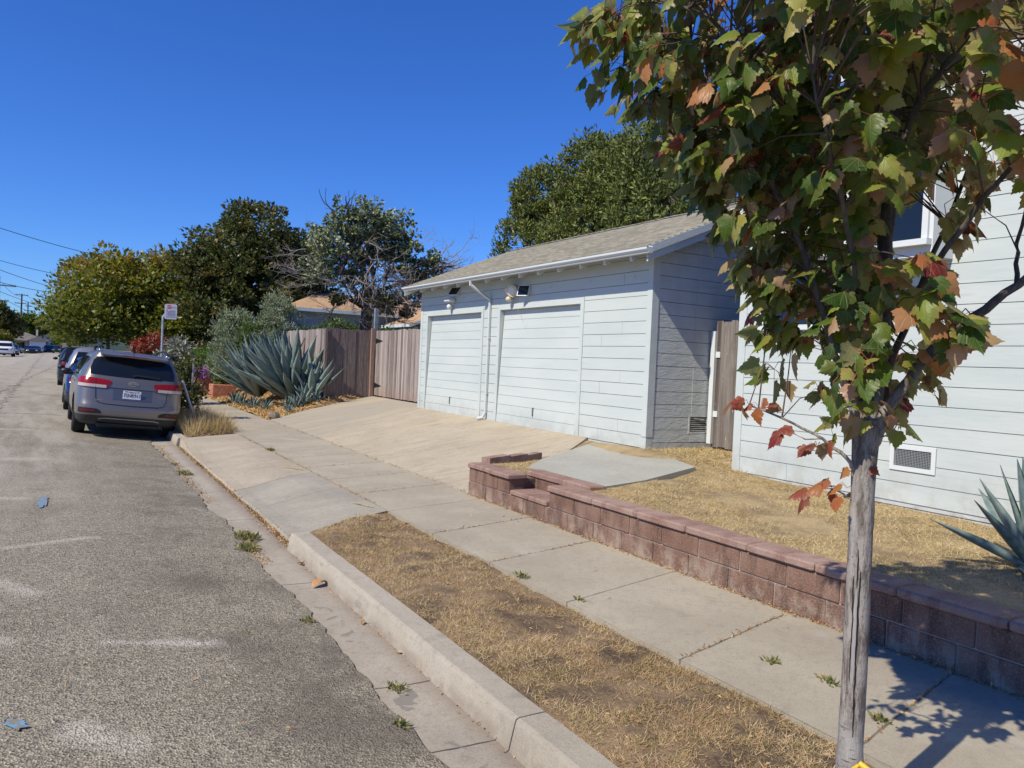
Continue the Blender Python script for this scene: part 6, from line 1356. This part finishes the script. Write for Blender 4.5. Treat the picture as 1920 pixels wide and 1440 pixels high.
limb([(.03, 2.55, 0), (-.15, 2.85, .05), (-.5, 3.1, .1), (-.95, 3.2, .1)], .012, .004)
limb([(.12, 2.1, .0), (.30, 2.4, -.2), (.42, 2.55, -.3), (.5, 2.75, -.4)], .011, .004)
limb([(.05, 2.9, 0), (-.1, 3.3, -.2), (-.3, 3.6, -.3)], .012, .004)
limb([(-.02, 2.0, -.02), (-.06, 2.15, -.2), (-.12, 2.4, -.42), (-.2, 2.7, -.6)], .011, .004)
limb([(.03, 3.3, .0), (.2, 3.5, .15), (.45, 3.8, .3)], .009, .003)
limb([(.04, 3.2, .0), (-.15, 3.45, .2), (-.45, 3.75, .35)], .009, .003)
limb([(.04, 3.35, .0), (.1, 3.6, -.25), (.15, 3.9, -.45)], .009, .003)
limb([(-.42, 2.65, .45), (-.65, 2.9, .35), (-.9, 3.05, .2)], .007, .003)
limb([(.35, 2.8, .5), (.45, 3.1, .5), (.6, 3.3, .4)], .007, .003)
limb([(.42, 2.133, -.08), (.44, 2.3, .1), (.5, 2.6, .2), (.6, 2.9, .2)], .008, .003)
limb([(-.03, 1.47, -.03), (-.08, 1.54, -.05), (-.142, 1.585, -.07), (-.285, 1.65, -.09), (-.40, 1.69, -.1)], .008, .003)
limb([(-.142, 1.585, -.07), (-.20, 1.58, -.09), (-.25, 1.60, -.1)], .003, .0015)
limb([(-.03, 1.365, -.02), (-.07, 1.39, -.03), (-.11, 1.405, -.04)], .004, .002)
limb([(.04, 1.60, -.02), (.08, 1.62, -.05), (.10, 1.66, -.06)], .003, .0015)
SG = np.array([tuple(p) for p in segs])
HALF = [(0, 0), (.15, -.06), (.33, -.03), (.33, .09), (.43, .15), (.55, .35), (.45, .39), (.42, .49), (.34, .47), (.32, .56), (.31, .68), (.21, .70), (.17, .82), (.08, .88), (0, 1.05)]
MID = [(0, .10), (0, .30), (0, .50), (0, .72)]
LT = [(x, y) for x, y in HALF]+MID+[(-x, y) for x, y in HALF[1:-1]]
hn = len(HALF)
m0 = hn; fan = [(0, 1, m0), (1, 2, m0), (2, 3, m0), (3, m0+1, m0), (3, 4, m0+1), (4, 5, m0+1), (5, 6, m0+1), (6, 7, m0+1), (7, 8, m0+1), (8, m0+2, m0+1), (8, 9, m0+2), (9, m0+3, m0+2), (9, 10, m0+3), (10, 11, m0+3), (11, 12, m0+3), (12, 13, m0+3), (13, 14, m0+3)]
def mir(i): return i if i in (0, hn-1) or hn <= i < hn+4 else hn+4+i-1
LF = fan+[(mir(c_), mir(b_), mir(a_)) for a_, b_, c_ in fan]
LT = np.array([(x, y, 0) for x, y in LT], float)
Rz = lambda z: np.interp(z, [1.56, 1.64, 1.71, 1.80, 1.93, 2.07, 2.2, 2.28, 2.43, 2.58, 2.77, 2.87, 3.01, 3.14, 3.3, 3.5, 3.9, 4.3], [0, .10, .24, .34, .35, .38, .46, .53, .62, .72, .88, .98, 1.09, 1.08, .95, .85, .75, .3])
cl = []
while len(cl) < 680:
    z = rng.uniform(1.62, 4.2); s_ = rng.uniform(-1.15, 1.15); t_ = rng.uniform(-1, 1); R_ = Rz(z); q = (s_/R_)**2+(t_/(.80*R_))**2 if R_ > .02 else 9
    if q > 1 or (q < .12 and rng.random() < .35): continue
    pr = 1.0
    if s_ > .05 and z > 2.05: pr = .27 if t_ < .25 else .34
    if s_ > .05 and z <= 2.05: pr = .6
    if s_ < .02 and z < 2.75: pr = 1.0
    elif s_ <= .05: pr = .62
    if s_ < -.05 and t_ < -.55*R_: pr *= .8
    if z > 3.3: pr *= .4
    if rng.random() > pr or (s_ > .04 and z < 1.74) or (.05 < s_ < .21 and 2.24 < z < 2.52 and t_ < .5): continue
    cl.append((s_, z, t_))
sprig = [(-.40, 1.69, -.10, 1), (-.455, 1.675, -.10, 1), (-.36, 1.68, -.09, 1), (-.30, 1.665, -.08, 1), (-.16, 1.555, -.07, 1), (-.115, 1.55, -.06, 1), (-.245, 1.59, -.1, 1), (-.13, 1.40, -.04, 1), (-.10, 1.39, -.04, 1), (-.16, 1.385, -.05, 1), (-.055, 1.41, -.02, 1), (-.13, 1.63, -.02, .4), (-.10, 1.66, -.03, .4), (-.03, 1.50, -.03, 1), (.10, 1.64, -.05, .3), (.06, 1.66, .04, .3)]
LPs, LDs, LNs, LS, LR = [], [], [], [], []; tw = MB(); pe = MB()
for item in [(*c_, None) for c_ in cl]+sprig:
    s_, z, t_, tone = item; c_ = np.array(mp(s_, z, t_)); isp = tone is not None
    if not isp:
        d2 = ((SG-c_)**2).sum(1)+np.where(SG[:, 2] > c_[2]+.05, .3, 0); near = np.where(d2 < d2.min()*1.7+.03)[0]; a_ = SG[int(rng.choice(near))]
        mid = (a_+c_)/2+np.array([0, 0, .04])+rng.normal(size=3)*.02; L_ = np.linalg.norm(c_-a_); r_ = min(.006, .0015+.006*L_)
        tw.tube([Vector(a_), Vector(mid), Vector(c_)], [r_, r_*.7, .0012], 5)
    out = c_-np.array([TX, TY, z-.15]); out = out/max(.05, np.linalg.norm(out))
    k = rng.integers(6, 10) if not isp else rng.integers(2, 4)
    tone_c = rng.normal()*.12+(.14 if s_ > .15 else 0)+(.05 if z < 2.0 else 0)
    for _ in range(int(k)):
        e_ = unit(rng.normal(size=3)*.8+out*.5+np.array([0, 0, -.05])); p = c_+e_*rng.uniform(.03, .085 if not isp else .04)
        D_ = unit(out*.35+e_*.5+np.array([0, 0, -.95])+rng.normal(size=3)*.32); N_ = unit(out*.9+np.array([-.25, -.05, .45])+rng.normal(size=3)*.55)
        LPs.append(p); LDs.append(D_); LNs.append(N_); LS.append(rng.uniform(.050, .100) if not isp else rng.uniform(.045, .075))
        if isp: LR.append(np.clip({1: .95, .4: .5, .3: .45}[tone]+rng.normal()*.04, 0, 1))
        else:
            v_ = .33+tone_c+rng.normal()*.17
            if rng.random() < .13+(.22 if s_ > .15 else 0): v_ = rng.uniform(.62, .92)
            if rng.random() < .03: v_ = .97
            LR.append(np.clip(v_, 0, 1))
        pe.tube([Vector(c_), Vector(c_*.4+p*.6+np.array([0, 0, .012])), Vector(p)], .0011, 3)
tw.build('twigs', M('maple_twigs', (.10, .07, .06), .8, .2), mt); pe.build('leaf_stalks', M('leaf_stalks', (.30, .06, .04), .6, .2), mt)
LPs, LDs, LNs = map(np.array, (LPs, LDs, LNs)); LS = np.array(LS); n = len(LPs)
T = np.broadcast_to(LT, (n,)+LT.shape).copy(); fold = rng.uniform(.1, .75, n); curl = rng.uniform(-.1, .6, n); tws = rng.normal(size=n)*.25
ax_, ay_ = np.abs(T[:, :, 0]), T[:, :, 1]
T[:, :, 2] = -fold[:, None]*ax_-curl[:, None]*ay_**2+tws[:, None]*T[:, :, 0]*ay_+.05*np.sin(9*T[:, :, 0]+rng.random(n)[:, None]*6)*ax_
T[:, :, 0] += (rng.normal(size=n)*.12)[:, None]*ay_**2
m_maple = leafmat('maple_leaves', [(0, (.028, .065, .009)), (.30, (.09, .15, .016)), (.50, (.22, .27, .030)), (.66, (.36, .33, .09)), (.78, (.42, .25, .17)), (.88, (.44, .18, .055)), (.95, (.26, .03, .025)), (1, (.10, .015, .018))], back=(.26, .27, .15), trans=.42, rough=.42, spec=.4, vein=(.26, .30, .12), blush=(.30, .20, .10))
scatter('leaves', LPs, LDs, LNs, LS*1.0, T, LF, m_maple, mt, rnd=np.array(LR), extra=np.abs(LT[:, 0]), extra2=LT[:, 1], width=LS*rng.uniform(.8, 1.12, n), smooth=False)
m = MB(); a0, a1 = mp(.035, .425, -.02), mp(.155, .375, -.06); m.tube([mp(.0, .39, -.055), mp(.03, .42, -.03), a0], .008, 8); m.tube([a0, a1], .0115, 10); m.tube([a1, a1+(a1-a0).normalized()*.018], .0135, 10)
o = m.build('tie_tube', M('yellow_plastic', (.62, .40, .02), .4, .4)); tag(o, 'short yellow plastic tube hanging on the cord at the maple trunk', 'tube')
m = MB(); m.tube([a1, mp(.20, .30, -.08), mp(.26, .17, -.10)], .0018, 5); tag(m.build('cord', m_black), 'thin dark cord running from the yellow tube to the sidewalk', 'cord')
